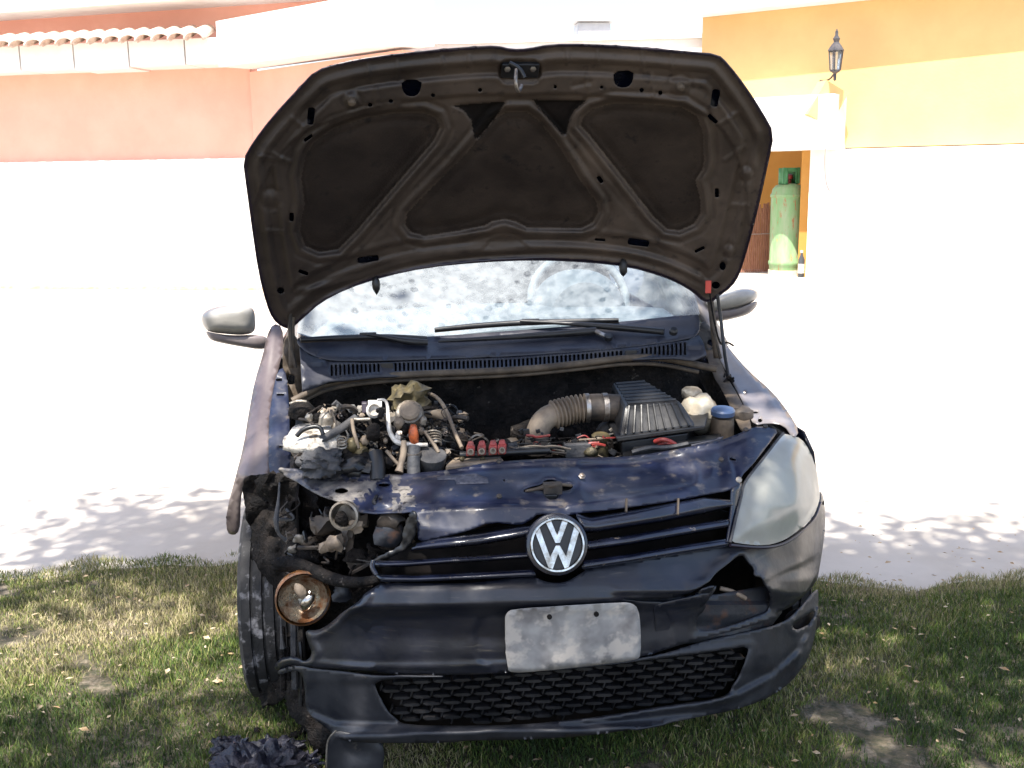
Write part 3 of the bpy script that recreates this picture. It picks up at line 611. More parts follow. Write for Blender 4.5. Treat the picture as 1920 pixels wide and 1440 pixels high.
def hood_h(P):
    x, y = P[:, 0], P[:, 1]; dO = dist(P, HO); h = np.zeros(len(P))
    h += -.006*sstep(dO, 3, 9)*(1-sstep(dO, 14, 20))                                  # folded hem, then a groove
    h += .006*np.exp(-((dO-26)/3.5)**2)-.010*(sstep(dO, 32, 37)*(1-sstep(dO, 50, 55)))+.004*np.exp(-((dO-60)/4)**2)
    above = y < np.interp(x, beam[:, 0], beam[:, 1]); db = dist(P, beam, False)
    h += .016*np.where(above, sstep(db, 0, 6), 0)                                     # the front cross member stands proud
    h += -.007*np.where(above, np.exp(-((db-44)/10)**2), 0)
    for rc, w, dep in ((REC_L, 11, .026), (REC_R, 11, .024), (REC_C, 12, .026)):
        s = sdf(P, rc); h += -dep*(1-sstep(s, -w*.6, 0))+.006*np.exp(-((s-4)/3)**2)-.006*np.exp(-((s-14)/3.5)**2)+.003*np.exp(-((s+w+4)/3)**2)
        h += .006*(1-sstep(s, -w-26, -w-6))
    for rc in (TRI_L, TRI_R): s = sdf(P, rc); h += -.018*(1-sstep(s, -5, 1))
    for ln in (rear, rr1): d_ = dist(P, ln, False); h += .006*np.exp(-(d_/5)**2)-.004*np.exp(-((d_-11)/5)**2)
    for ln in (strutL, strutR): d_ = dist(P, ln, False); h += -.005*np.exp(-(d_/6)**2)
    for x0, y0, y1 in ((1063, 93, 122), (1120, 95, 124), (1203, 99, 130), (1258, 103, 132), (1222, 138, 180), (880, 105, 135), (830, 108, 138), (745, 115, 150), (690, 122, 150), (705, 165, 200), (1100, 140, 166)):
        d_ = dist(P, [(x0, y0), (x0+2, y1)], False); h += .006*np.exp(-(d_/3.)**2)
    for x0, y0, x1, y1 in ((548, 222, 566, 236), (506, 285, 530, 297), (484, 292, 545, 303), (500, 433, 530, 434), (1385, 210, 1350, 232), (1395, 275, 1360, 300), (1372, 384, 1404, 386)):
        d_ = dist(P, [(x0, y0), (x1, y1)], False); h += .007*np.exp(-(d_/4)**2)
    for x0, y0, r in ((1275, 160, 11), (660, 188, 9), (1398, 325, 8), (508, 372, 10), (1366, 470, 7)):
        d_ = np.hypot(x-x0, y-y0); h += .012*np.exp(-(d_/r)**2)-.006*np.exp(-((d_-1.9*r)/(r*.5))**2)
    s = sdf(P, rrect(975, 134, 82, 50)); h += -.012*(1-sstep(s, -6, 0))+.004*np.exp(-(s/4)**2)
    s = sdf(P, rrect(1090, 157, 44, 14, -.2)); h += -.006*(1-sstep(s, -5, 0))
    s = sdf(P, [(900, 470), (918, 447), (942, 440), (968, 443), (982, 452), (1000, 470)]); h += -.007*(1-sstep(s, -5, 0))
    h += .0015*vnoise(x, y, 40, 5)+.0006*vnoise(x, y, 9, 6)
    return h*.95
def hood_m(c):
    k = np.zeros(len(c), int)
    for rc in (REC_L, REC_C, REC_R): k[sdf(c, rc) < -9] = 1
    for rc in (TRI_L, TRI_R): k[sdf(c, rc) < -2] = 2
    k[dist(c, HO) < 5] = 3
    return k
HOOD = patch('hood', [((p[0]-955)*1.0+955, p[1]) for p in H_OUT], lambda a, b: hood_y(a, b, .050), 'navy', CAR, step=14, solid=.003, label='raised hood, its dusty underside facing the viewer')
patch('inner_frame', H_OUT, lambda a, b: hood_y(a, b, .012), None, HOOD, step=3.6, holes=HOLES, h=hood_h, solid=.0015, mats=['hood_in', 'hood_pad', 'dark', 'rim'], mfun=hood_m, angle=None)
# hem joining the two skins
hem = resample(HO, 7); nH = len(hem); V = []
for off in (.008, .052): V += list(ray(hem[:, 0], hem[:, 1], hood_y(hem[:, 0], hem[:, 1], off)))
link('hem', V, [(i, (i+1) % nH, nH+(i+1) % nH, nH+i) for i in range(nH)], 'rim', HOOD, solid=.003, offset=0)
# latch striker
def hp(px, py, off=0.): return at(px, py, float(hood_y(px, py, off)))
x_, y_, a_ = frame((0, -.77, -.63)); RH = Matrix((x_, y_, a_)).transposed()
box('latch_plate', hp(975, 131, 0), (.092, .045, .012), 'blackp', HOOD, rot=Matrix.Rotation(-.68, 3, 'X'))
for dx in (-24, 24): lathe('bolt', [(.008, 0), (.008, .006), (.004, .008)], hp(975+dx, 128, -.008), (0, -.77, -.63), 'steel', HOOD, n=6)
tube('striker', [(968, 130, .33), (966, 155, .31), (972, 175, .33), (978, 160, .35)], .0045, 'steel', HOOD, n=8)
tube('release_lever', [(955, 118, .33), (975, 128, .33), (984, 146, .325)], .005, 'blackp', HOOD, n=8)
for px_, py_, m_ in ((705, 526, 'blackp'), (1169, 494, 'blackp')):
    c = hp(px_, py_, .0); nz = blob('washer_nozzle', c+Vector((0, 0, -.012)), (.013, .013, .026), m_, HOOD, .25, 2, 2, seed=px_)
for px_, py_ in ((660, 188), (1275, 160)): lathe('rubber_buffer', [(.011, 0), (.010, .012), (.005, .016)], hp(px_, py_, -.010), (0, -.77, -.63), 'rubber', HOOD, n=12)
# hinges
for s_, (ax, ay), (bx, by) in ((-1, (546, 570), (548, 690)), (1, (1330, 545), (1345, 672))):
    hn = ribbon('hinge', [(ax-6, ay, 0), (bx-7, by, 0)], [(ax+6, ay, 0), (bx+6, by, 0)], lambda p, q: .93+.0*p, 'rubber', CAR, nu=14, nv=4, bulge=.004, solid=.006)
    tube('hinge_link', [(ax, ay, .91), (ax+4*s_, (ay+by)/2, .93), (bx+6, by, .93)], .006, 'hose', hn, n=6)
tube('gas_strut', [(1345, 552, .84), (1352, 600, .84), (1358, 660, .8), (1366, 706, .74)], .0055, 'blackp', CAR, n=8)
tube('burnt_wire', [(1330, 545, .85), (1338, 600, .86), (1351, 650, .86), (1362, 640, .84), (1375, 648, .8)], .003, 'char', CAR, n=5)
box('red_tape', hp(1328, 538, -.012), (.018, .004, .038), 'red_lt', CAR)
# ---- windscreen, roof, pillars, body sides
def wy(px, py):
    px, py = np.broadcast_arrays(np.asarray(px, float), np.asarray(py, float)); y = np.full(px.shape, 1.2)
    for _ in range(14):
        P = ray(px, py, y); y = .5*y+.5*(1.0+1.35*(P[..., 2]-.99)-.30*((P[..., 0]+.03)/.66)**2*.6+.08)
    return y
SCR = [(556, 634), (560, 598), (600, 520), (660, 455), (760, 405), (900, 380), (1100, 375), (1200, 400), (1270, 470), (1306, 560), (1314, 598), (1190, 602), (1000, 612), (820, 632), (680, 636)]
patch('windscreen', SCR, lambda a, b: wy(a, b), 'windscreen', CAR, step=12, solid=0, ch=1, angle=None)
def hull(name, secs, m, closed=False, solid=.006, label=None):
    n = len(secs[0]); V = [v for s in secs for v in s]; F = [(i*n+j, i*n+j+1, (i+1)*n+j+1, (i+1)*n+j) for i in range(len(secs)-1) for j in range(n-1)]
    return link(name, V, F, m, CAR, solid=solid, offset=0, label=label)
# dashboard and steering wheel
def dashp(x): return .02*(1-(x/.6)**2)
V = []; 
for y, z in ((1.16, .985), (1.22, 1.0), (1.40, 1.02), (1.58, 1.03), (1.66, 1.0), (1.68, .85)):
    V += [(x, y-.12*(x/.6)**2, z+dashp(x)) for x in np.linspace(-.62, .60, 24)]
link('dashboard', V, [(j*24+i, j*24+i+1, (j+1)*24+i+1, (j+1)*24+i) for j in range(5) for i in range(23)], 'dash', CAR, solid=.01)
c = at(1085, 600, 1.6); lathe('instrument_hood', [(.17, -.16), (.168, .0), (.15, .05), (.12, .08)], (c.x, 1.55, 1.0), (0, -1, .1), 'dash', CAR, n=32)
sw = Vector((at(1085, 600, 1.8).x, 1.80, 1.03)); ax = Vector((0, -.88, .48)).normalized(); x_, y_, a_ = frame(ax)
tube('steering_wheel', [tuple(sw+x_*math.cos(t)*.185+y_*math.sin(t)*.185) for t in np.linspace(0, 2*math.pi, 40)], .016, 'dash', CAR, px=False, smooth=0)
def mirrorx(pts, s): return [(s*x, y, z) for x, y, z in pts]
for s in (-1, 1):
    k = .0
    hull('body_side', [[(s*.775, y0, .20), (s*.80, y0, .35), (s*w, y0, .60), (s*w*.985, y0, .80), (s*(w-.06), y0, .95)] for y0, w in ((1.16, .80), (1.6, .81), (2.4, .82), (3.2, .81), (3.6, .78))], 'navy', label=None)
    hull('a_pillar', [[(s*(.655+k), 1.0, .975), (s*(.70+k), 1.03, .96)], [(s*.60, 1.45, 1.25), (s*.645, 1.48, 1.24)], [(s*.55, 1.80, 1.47), (s*.59, 1.83, 1.45)]], 'silver', solid=.02)
    hull('side_glass', [[(s*.72, 1.2, .96), (s*.70, 1.3, 1.02)], [(s*.735, 1.95, .95), (s*.60, 1.90, 1.44)], [(s*.73, 3.1, .97), (s*.60, 3.0, 1.45)]], 'glass', solid=.004)
    hull('rear_pillar', [[(s*.735, 3.0, .95), (s*.60, 2.95, 1.46)], [(s*.72, 3.62, .95), (s*.56, 3.45, 1.42)]], 'navy', solid=.02)
hull('roof', [[(x, y+.04*(x/.56)**2*-1, z+.03*(1-(x/.56)**2)) for x in np.linspace(-.585, .585, 12)] for y, z in ((1.83, 1.46), (2.2, 1.495), (2.9, 1.50), (3.42, 1.45))], 'navy', solid=.02)
hull('tailgate', [[(x, y, z) for x in np.linspace(-w, w, 10)] for y, z, w in ((3.44, 1.44, .56), (3.62, .98, .72), (3.72, .85, .78), (3.76, .35, .78), (3.7, .2, .76))], 'navy', solid=.02)
# ---- cowl
CP = [0]
def cowl_y(px, py): return np.interp(py+.045*(px-940), [590, 633, 664, 672, 692, 704, 730], [1.06, 1.0, .90, .895, .85, .84, .835])-.20*np.abs((np.asarray(px)-940)/420)**2.2*.8
ct = [(556, 636), (565, 631), (700, 634), (830, 630), (960, 620), (1160, 604), (1306, 588), (1312, 596), (1311, 625), (1288, 636), (1169, 651), (1056, 661), (960, 667), (900, 670), (729, 675), (673, 676), (617, 675), (580, 664), (561, 648)]
patch('cowl_panel', ct, cowl_y, 'cowl', CAR, step=9, solid=.004, h=lambda P: .004*np.exp(-((P[:, 1]-np.interp(P[:, 0], [560, 617, 900, 1169, 1290], [648, 674, 668, 650, 636]))/3.)**2)+.002*vnoise(P[:, 0], P[:, 1], 30, 2))
top_l = np.array([(612, 682), (700, 680), (960, 671), (1100, 661), (1170, 655), (1292, 638)], float); bot_l = np.array([(616, 708), (700, 700), (960, 690), (1100, 679), (1170, 670), (1292, 668)], float)
slots = []
xs_ = np.linspace(622, 1284, 84)
for x in xs_:
    if 712 < x < 738 or 1168 < x < 1198: continue
    yt, yb = np.interp(x, top_l[:, 0], top_l[:, 1])+1.5, np.interp(x, bot_l[:, 0], bot_l[:, 1])-2.5
    slots.append([(x-2., yt), (x+2., yt), (x+2.4, yb), (x-1.8, yb)])
vent = [(562, 650), (580, 666), (617, 678), (700, 680), (960, 669), (1170, 653), (1290, 638), (1310, 628), (1318, 640), (1325, 664), (1300, 675), (1262, 671), (1170, 674), (1087, 684), (960, 697), (729, 706), (617, 716), (585, 730), (568, 735)]
patch('vent_band', vent, cowl_y, 'cowl', CAR, step=9, holes=slots, hch=0, solid=.006, ch=0, angle=30)
patch('drain_tray', vent, lambda a, b: cowl_y(a, b)+.03, 'char', CAR, step=30, solid=.003)
for px_, py_ in ((726, 686), (1183, 662)): box('cowl_clip', at(px_, py_, float(cowl_y(px_, py_))-.004), (.036, .01, .020), 'blackp', CAR)
tube('bonnet_seal', [(548, 752, .79), (575, 738, .80), (617, 716, .81), (729, 703, .83), (960, 695, .84), (1087, 682, .84), (1169, 671, .83), (1237, 669, .82), (1306, 684, .80), (1344, 692, .78)], .0105, 'rubber', CAR, n=12)
tube('seal_lip', [(560, 756, .80), (617, 727, .82), (729, 713, .84), (960, 705, .85), (1087, 692, .85), (1169, 682, .84), (1237, 682, .83), (1310, 698, .81)], .006, 'rubber', CAR, n=8)
# ---- wipers
def wiper(blade, arm, hub=None):
    w = tube('wiper', [(*p, float(cowl_y(*p))-.012) for p in blade], [.006, .0085, .0085, .006], 'blackp', CAR, n=8)
    tube('rubber_edge', [(p[0], p[1]+4, float(cowl_y(*p))-.006) for p in blade], .003, 'rubber', w, n=5)
    tube('wiper_arm', [(*p, float(cowl_y(*p))-.026) for p in arm], [.005, .006, .011, .010], 'blackp', w, n=8)
    if hub: lathe('pivot_cap', [(.001, -.006), (.012, 0), (.013, .012), (.009, .018)], at(*hub, float(cowl_y(*hub))-.03), (0, -.5, .85), 'blackp', w, n=16)
    return w
w = wiper([(563, 637), (640, 633), (720, 631), (800, 634)], [(688, 627), (720, 631), (760, 640), (802, 642)])
box('blade_joint', at(690, 627, float(cowl_y(690, 627))-.02), (.05, .014, .012), 'blackp', w)
w = wiper([(815, 618), (900, 610), (990, 604), (1160, 600)], [(975, 602), (1060, 606), (1150, 613), (1245, 622)], (1262, 625))
box('blade_joint', at(995, 602, float(cowl_y(995, 602))-.02), (.055, .014, .014), 'blackp', w)
w = tube('wiper', [(*p, float(cowl_y(*p))-.03) for p in [(822, 640), (960, 632), (1060, 625), (1118, 620)]], [.004, .008, .012, .012], 'blackp', CAR, n=8)
tube('wiper_arm', [(*p, float(cowl_y(*p))-.032) for p in [(1115, 620), (1130, 628), (1142, 632)]], .008, 'steel', w, n=8)
lathe('pivot_cap', [(.001, -.004), (.012, 0), (.013, .014), (.008, .018)], at(1140, 636, float(cowl_y(1140, 636))-.02), (0, -.5, .85), 'blackp', w, n=16)
# ---- mirrors
def mirror_(outline_cap, outline_low, y, arm, label):
    c = np.mean(np.array(outline_cap), 0); cw = at(c[0], c[1], y); mt = empty('door_mirror', cw, label=label, parent=CAR)
    def pillow(name, ol, m, dep):
        o = resample(chaikin(ol, 2), 5); s_all = []
        G = []
        c0 = o.mean(0); rings = []
        for t in (1, .93, .8, .6, .35, .1):
            q = c0+(o-c0)*t; dd = dep*math.sqrt(1-t**4); rings.append(ray(q[:, 0], q[:, 1], y-dd))
        back = [ray((c0+(o-c0)*t)[:, 0], (c0+(o-c0)*t)[:, 1], y+dep*1.1*math.sqrt(1-t**3)) for t in (.97, .85, .5)]
        R = back[::-1]+rings; n = len(o); V = np.vstack(R); F = [(i*n+j, i*n+(j+1) % n, (i+1)*n+(j+1) % n, (i+1)*n+j) for i in range(len(R)-1) for j in range(n)]
        F += [tuple(range(n))[::-1], tuple((len(R)-1)*n+j for j in range(n))]
        ob = link(name, V, F, m, mt, angle=None)
        bm = bmesh.new(); bm.from_mesh(ob.data); bmesh.ops.recalc_face_normals(bm, faces=bm.faces); bm.to_mesh(ob.data); bm.free()
    pillow('mirror_cap', outline_cap, 'mirror', .07); pillow('mirror_base', outline_low, 'mirror_low', .05)
    if arm: pillow('mirror_arm', arm, 'mirror_low', .03)
mirror_(ZM([(128, 1060), (150, 1030), (195, 1000), (320, 975), (450, 985), (488, 1003), (500, 1060), (500, 1165), (420, 1182), (330, 1178), (180, 1162), (145, 1120)]),
        ZM([(160, 1150), (200, 1165), (340, 1185), (500, 1178), (590, 1195), (590, 1290), (350, 1252), (210, 1222), (180, 1195)]), 1.22, None, 'silver door mirror, left of the raised hood')
mirror_([(1318, 568), (1330, 561), (1370, 545), (1400, 540), (1422, 546), (1421, 560), (1400, 573), (1360, 583), (1322, 588)],
        [(1325, 582), (1360, 580), (1400, 572), (1421, 562), (1419, 575), (1404, 590), (1370, 599), (1348, 603), (1325, 600)], 1.22, None, 'silver door mirror, half hidden right of the hood')
# ---- fenders
def fl_y(px, py): return np.interp(py, [600, 650, 700, 840, 893, 1000], [1.16, 1.06, .97, .68, .58, .66])+.10*np.clip((520-px)/90., 0, 1)**1.5
FL = [(512, 606), (500, 630), (493, 665), (478, 712), (466, 775), (457, 835), (440, 900), (425, 958), (424, 990), (430, 1003), (445, 1002), (450, 985), (449, 940), (456, 905), (463, 893), (501, 895), (506, 880), (505, 800), (512, 740), (522, 690), (532, 655), (530, 612)]
patch('left_fender', FL, fl_y, 'fender', CAR, step=8, solid=.003, h=lambda P: .012*np.exp(-((P[:, 0]-np.interp(P[:, 1], [600, 700, 840, 1000], [516, 500, 476, 437]))/9)**2)+.003*vnoise(P[:, 0], P[:, 1], 30, 8), label='sun-lit left fender with a torn wheel arch')
patch('fender_flange', [(504, 893), (503, 800), (510, 740), (520, 695), (534, 688), (541, 735), (543, 800), (546, 880), (530, 893), (515, 897)], lambda a, b: fl_y(a, b)-.01, 'slam', CAR, step=7, solid=.003, holes=[rrect(527, 838, 10, 5), rrect(526, 740, 14, 4), rrect(523, 712, 12, 5)],
      h=lambda P: .006*sstep(P[:, 0], 512, 518)-.004*vnoise(P[:, 0], P[:, 1], 25, 3))
patch('inner_wing', [(530, 640), (545, 620), (560, 640), (568, 700), (566, 760), (545, 770), (530, 700)], lambda a, b: np.full(np.shape(a), .99), 'rubber', CAR, step=10, h=lambda P: .02*vnoise(P[:, 0], P[:, 1], 18, 3), holes=[rrect(546, 712, 14, 18)])
def fr_y(px, py): return np.interp(py, [600, 650, 700, 775, 815, 830], [1.12, 1.0, .88, .62, .46, .42])
FR = [(1340, 628), (1352, 632), (1366, 652), (1402, 694), (1449, 735), (1480, 775), (1499, 808), (1488, 822), (1470, 796), (1440, 792), (1414, 797), (1400, 770), (1387, 741), (1364, 700), (1347, 668)]
patch('right_fender', FR, fr_y, 'silver', CAR, step=7, solid=.003, h=lambda P: .010*np.exp(-((dist(P, [(1345, 640), (1430, 735), (1480, 800)], False))/5)**2)+.002*vnoise(P[:, 0], P[:, 1], 20, 8), holes=[rrect(1416, 773, 10, 4), ell(1425, 788, 4), ell(1396, 735, 2.5)], label='dusty right fender, its silver glint put into the colour')
patch('right_inner_wing', [(1318, 640), (1345, 655), (1362, 705), (1388, 748), (1412, 800), (1400, 815), (1385, 800), (1360, 740), (1335, 700)], lambda a, b: fr_y(a, b)+.01, 'rubber', CAR, step=9, h=lambda P: .02*vnoise(P[:, 0], P[:, 1], 16, 5)+.006)
patch('wing_bracket', [(1318, 600), (1332, 612), (1345, 640), (1352, 668), (1335, 672), (1316, 662), (1308, 625)], lambda a, b: np.full(np.shape(a), .99), 'greybelt', CAR, step=8, h=lambda P: .02*vnoise(P[:, 0], P[:, 1], 14, 7), holes=[ell(1331, 645, 6, 9)])
for i in range(9):
    a = rng.uniform(-1, 1, 2); tube('burnt_clip', [(1362+i*1.5, 700+i*2, .85), (1364+i*2+a[0]*8, 706+i*1.5+a[1]*8, .83), (1368+a[1]*12, 712+a[0]*12, .82)], .0035, 'char', CAR, n=5)
for s in (-1, 1):      # outer arch return and sill side, seen from beside the car
    V = []; ys = np.linspace(.50 if s > 0 else .62, 1.18, 12)
    for y in ys:
        a = math.acos(max(-1, min(1, (y-.78)/.34))) if abs(y-.78) < .34 else 0
        zb_ = .29+.34*math.sin(a) if abs(y-.78) < .34 else .2
        V += [(s*.795, y, zb_), (s*.805, y, zb_+(.74-zb_)*.5), (s*.785, y, .74), (s*.755, y, .80)]
    link('side_panel', V, [(i*4+j, i*4+j+1, (i+1)*4+j+1, (i+1)*4+j) for i in range(11) for j in range(3)], 'navy', CAR, solid=.004, offset=0) if s > 0 else None
# ---- wheels
def wheel(cx, cy, burnt, label=None):
    wc = Vector((cx, cy, .292)); t = empty('wheel', wc, label=label, parent=CAR); w = .092
    pr = [(.185, -w*.8), (.20, -w*.98), (.245, -w*1.02), (.275, -w*.96), (.287, -w*.86)]
    for k_ in range(5):
        x0 = -w*.84+k_*w*.345; pr += [(.2925, x0), (.2925, x0+w*.25), (.284, x0+w*.27), (.284, x0+w*.335)]
    pr += [(.290, w*.87), (.275, w*.96), (.245, w*1.02), (.20, w*.98), (.185, w*.8)]
    ty = lathe('tyre', pr, wc, (1, 0, 0), 'tyre', t, n=120, angle=30, cap=False)
    if burnt:
        me = ty.data; co = np.empty(len(me.vertices)*3); me.vertices.foreach_get('co', co); co = co.reshape(-1, 3)
        n_ = vnoise(co[:, 0]*100+50, co[:, 1]*60+co[:, 2]*83+80, 3., 11); rad = np.hypot(co[:, 1], co[:, 2])
        k_ = 1+.018*n_*(rad > .24); co[:, 1] *= k_; co[:, 2] *= k_; me.vertices.foreach_set('co', co.ravel()); me.update()
    so_ = 1 if cx > 0 else -1
    lathe('rim', [(.188, -.07*so_), (.175, -.02*so_), (.16, .03*so_), (.19, .078*so_)], wc, (1, 0, 0), 'steel', t, n=40, cap=False)
    for i in range(6):
        a = i*math.pi/3; d_ = Vector((0, math.cos(a), math.sin(a))); tube('spoke', [wc+Vector((.05*so_, 0, 0))+d_*.03, wc+Vector((.055*so_, 0, 0))+d_*.17], [.03, .02], 'steel', t, px=False, n=8)
    lathe('hub', [(.055, .02*so_), (.05, .065*so_), (.01, .07*so_)], wc, (1, 0, 0), 'steel', t, n=20)
wheel(-.715, .80, True, 'burnt ash-covered left front wheel'); wheel(.72, .80, False)
wheel(-.72, 3.25, False); wheel(.72, 3.25, False)
# ---- bumper
BY = prof([900, 1000, 1060, 1086, 1100, 1128, 1136, 1150, 1240, 1262], [.10, .07, .035, .012, -.004, -.018, -.006, .008, .018, .024])
B_OUT = Z5([(790, 574), (745, 600), (700, 630), (690, 652), (640, 690), (600, 715), (560, 752), (520, 782), (480, 800), (440, 796), (428, 812), (436, 840), (446, 870), (458, 900), (450, 928), (420, 945), (395, 925), (360, 918), (320, 925), (292, 948), (283, 978), (300, 985), (340, 968), (390, 958), (470, 975), (600, 985)]) + \
        [(690, 1262), (820, 1266), (920, 1264), (1000, 1256), (1100, 1246), (1200, 1234)] + Z6([(1050, 845), (1200, 810), (1320, 775), (1400, 750), (1440, 742), (1430, 715), (1480, 700), (1530, 665), (1620, 575), (1632, 500), (1645, 420), (1655, 350), (1658, 250), (1648, 170), (1632, 150), (1628, 210), (1600, 280), (1560, 320), (1500, 368), (1450, 395), (1400, 412), (1300, 412), (1200, 400), (1000, 435), (800, 468), (660, 488), (560, 505), (510, 540), (460, 570), (410, 580), (350, 572), (300, 548), (200, 556), (100, 568), (0, 580)]) + [(800, 1094)]
TEAR = Z6([(1270, 440), (1298, 480), (1330, 512), (1326, 545), (1365, 552), (1372, 580), (1398, 612), (1404, 650), (1396, 705), (1372, 722), (1330, 735), (1230, 775), (1120, 805), (1055, 800), (1060, 740), (1100, 700), (1100, 660), (1150, 590), (1110, 596), (1030, 642), (930, 668), (880, 670), (760, 664), (700, 656), (760, 650), (900, 656), (1010, 636), (1110, 580), (1150, 530), (1200, 492)])
def bump_h(P):
    x, y = P[:, 0], P[:, 1]; h = .0015*vnoise(x, y, 45, 3)+.0008*vnoise(x, y, 14, 4)
    e = sdf(P, B_OUT); h += -.010*np.exp(-(e/5)**2)*(x < 730)*(y > 1085)+.009*np.exp(-((e+9)/6)**2)*(x < 700)*(y > 1110)        # heat-curled torn edge
    t = sdf(P, TEAR); h += .016*np.exp(-(t/16)**2)*(y < 1110)-.008*np.exp(-(t/10)**2)*(y > 1110)
    s = sdf(P, rrect(1075, 1195, 370, 104, -.03)); h += -.006*(1-sstep(s, -4, 2))            # number plate recess
    c = (y-np.interp(x, [560, 700, 1045, 1180, 1300, 1420, 1540], [1150, 1140, 1136, 1128, 1108, 1095, 1040])); h += -.008*sstep(c, -4, 6)*(1-sstep(c, 50, 90))
    h += .006*np.exp(-((y-1247-.02*(900-x)*(x < 900)+.045*(x-900)*(x > 900))/5)**2)
    return h
BUMP = patch('bumper', B_OUT, BY, 'bumper', CAR, step=6, holes=[TEAR], h=bump_h, solid=.0035, ch=1, angle=None, label='torn dark blue front bumper with a jagged hole')
LY = prof([1090, 1200, 1240, 1262, 1275, 1345, 1360, 1368, 1386, 1400], [.05, .03, .018, .020, .03, .045, .03, -.012, -.002, .05])
L_OUT = Z5([(300, 985), (340, 972), (395, 962), (470, 980), (600, 990)]) + [(690, 1266), (820, 1270), (920, 1268), (1000, 1260), (1100, 1250), (1200, 1239)] + Z6([(1050, 862), (1200, 826), (1330, 800), (1450, 770), (1520, 720), (1622, 600), (1626, 640), (1622, 740), (1608, 830), (1590, 900), (1560, 960), (1500, 1040), (1400, 1110), (1300, 1150), (1200, 1178), (1050, 1205), (800, 1255), (600, 1285), (400, 1302), (200, 1310), (0, 1312)]) + \
        Z5([(1100, 1322), (800, 1325), (620, 1318), (565, 1290), (540, 1265), (480, 1220), (440, 1180), (428, 1150), (425, 1060), (412, 1000), (380, 985), (330, 1000), (300, 1005)])
GRL = Z5([(745, 1036), (900, 1022), (1241, 1010)]) + Z6([(150, 1000), (400, 985), (560, 970), (700, 955), (860, 935), (1050, 910), (1200, 890), (1304, 872), (1290, 930), (1260, 1010), (1212, 1085), (1180, 1108), (1100, 1125), (900, 1150), (640, 1195), (400, 1225), (200, 1240), (0, 1242)]) + Z5([(1100, 1243), (900, 1238), (850, 1215), (800, 1160), (765, 1090)])
FOG = Z6([(1500, 775), (1560, 735), (1612, 700), (1612, 740), (1570, 780), (1520, 800)])
def low_h(P):
    x, y = P[:, 0], P[:, 1]; h = .0015*vnoise(x, y, 40, 13)
    s = sdf(P, GRL); h += .006*np.exp(-((s-5)/5)**2)
    sp = np.interp(x, [560, 626, 700, 900, 1140, 1311, 1383, 1450, 1500, 1530], [1335, 1362, 1368, 1370, 1345, 1322, 1305, 1270, 1225, 1150])
    h += .014*np.exp(-((y-sp)/6)**2)-.006*np.exp(-((y-sp+14)/6)**2)
    s = sdf(P, FOG); h += .006*np.exp(-((s-5)/5)**2)
    return h
LOW = patch('bumper_valance', L_OUT, LY, 'bumper_low', CAR, step=6, holes=[GRL, FOG], h=low_h, solid=.004, angle=None, label='grey lower bumper valance with chin spoiler')
patch('slot_backing', [(p[0], p[1]) for p in ell(1505, 1166, 34, 26)], lambda a, b: LY(a, b)+.05, 'dark', LOW, step=14)
# lower grille of staggered hexagonal bars
GR = patch('lower_grille', [(p[0], p[1]) for p in GRL], lambda a, b: LY(a, b)+.055, 'dark', LOW, step=25, solid=.004)
for r_ in range(8):
    for c_ in range(19):
        x = 715+c_*38+(r_ % 2)*19; t = (r_+.6)/8
        u = (x-715)/(1395-715)
        if not 0 < u < 1: continue
        yt = np.interp(x, [700, 900, 1180, 1405], [1277, 1267, 1240, 1212]); yb = np.interp(x, [700, 760, 900, 1240, 1355, 1400], [1300, 1358, 1360, 1325, 1305, 1225])
        y = yt+14.*r_*((1-.1*u))+7
        if y > yb-3: continue
        q = [(x-17, y), (x-11, y-2.6), (x+11, y-2.6-.6), (x+17, y-.6), (x+11, y+2.2), (x-11, y+2.8)]
        if not all(inside(np.array([q[0], q[3]]), GRL)): continue
        poly_prism('grille_bar', [(a, b) for a, b in q], float(LY(x, y))+.022, float(LY(x, y))+.045, 'blackp', GR)
for r_ in range(8):      # short slanted links joining the bars
    for c_ in range(36):
        x = 715+c_*19; yt = np.interp(x, [700, 900, 1180, 1405], [1277, 1267, 1240, 1212]); y = yt+14.*(r_+.5)*(1-.1*(x-715)/680)+7
        if not inside(np.array([[x, y-6], [x, y+6]]), GRL).all(): continue
        sgn = 1 if (r_+c_) % 2 else -1
        poly_prism('grille_link', [(x-2*sgn-1.2, y-5.5), (x-2*sgn+1.2, y-5.5), (x+2*sgn+1.2, y+5.5), (x+2*sgn-1.2, y+5.5)], float(LY(x, y))+.026, float(LY(x, y))+.045, 'blackp', GR) if (c_ % 2) == (r_ % 2) else None
# things behind the tear
patch('crash_beam', [(1120, 1120), (1226, 1118), (1320, 1120), (1440, 1098), (1470, 1100), (1465, 1165), (1400, 1190), (1300, 1208), (1120, 1215)], lambda a, b: plan(a)+.055+.0*b, 'rust', CAR, step=9, h=lambda P: .02*(sstep(P[:, 1], 1125, 1135)-.6*sstep(P[:, 1], 1160, 1166)+.5*sstep(P[:, 1], 1180, 1188))*1.+.004*vnoise(P[:, 0], P[:, 1], 20, 4), solid=.004, label='rusty crash beam seen through the torn bumper')
tube('beam_stay', [(1350, 1103, .16), (1372, 1108, .155), (1398, 1122, .16)], .006, 'tan', CAR, n=8)
patch('torn_flap', Z6([(860, 690), (900, 672), (1030, 646), (1150, 592), (1146, 612), (1105, 668), (1050, 720), (1040, 830), (870, 870)]), lambda a, b: BY(a, b)+.012, 'bumper', CAR, step=8, solid=.003, ch=0)
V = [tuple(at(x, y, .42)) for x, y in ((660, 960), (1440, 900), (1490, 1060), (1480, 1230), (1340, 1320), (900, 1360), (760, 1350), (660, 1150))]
link('bay_backing', V, [tuple(range(8))], 'dark', CAR, smooth=False, solid=.004)
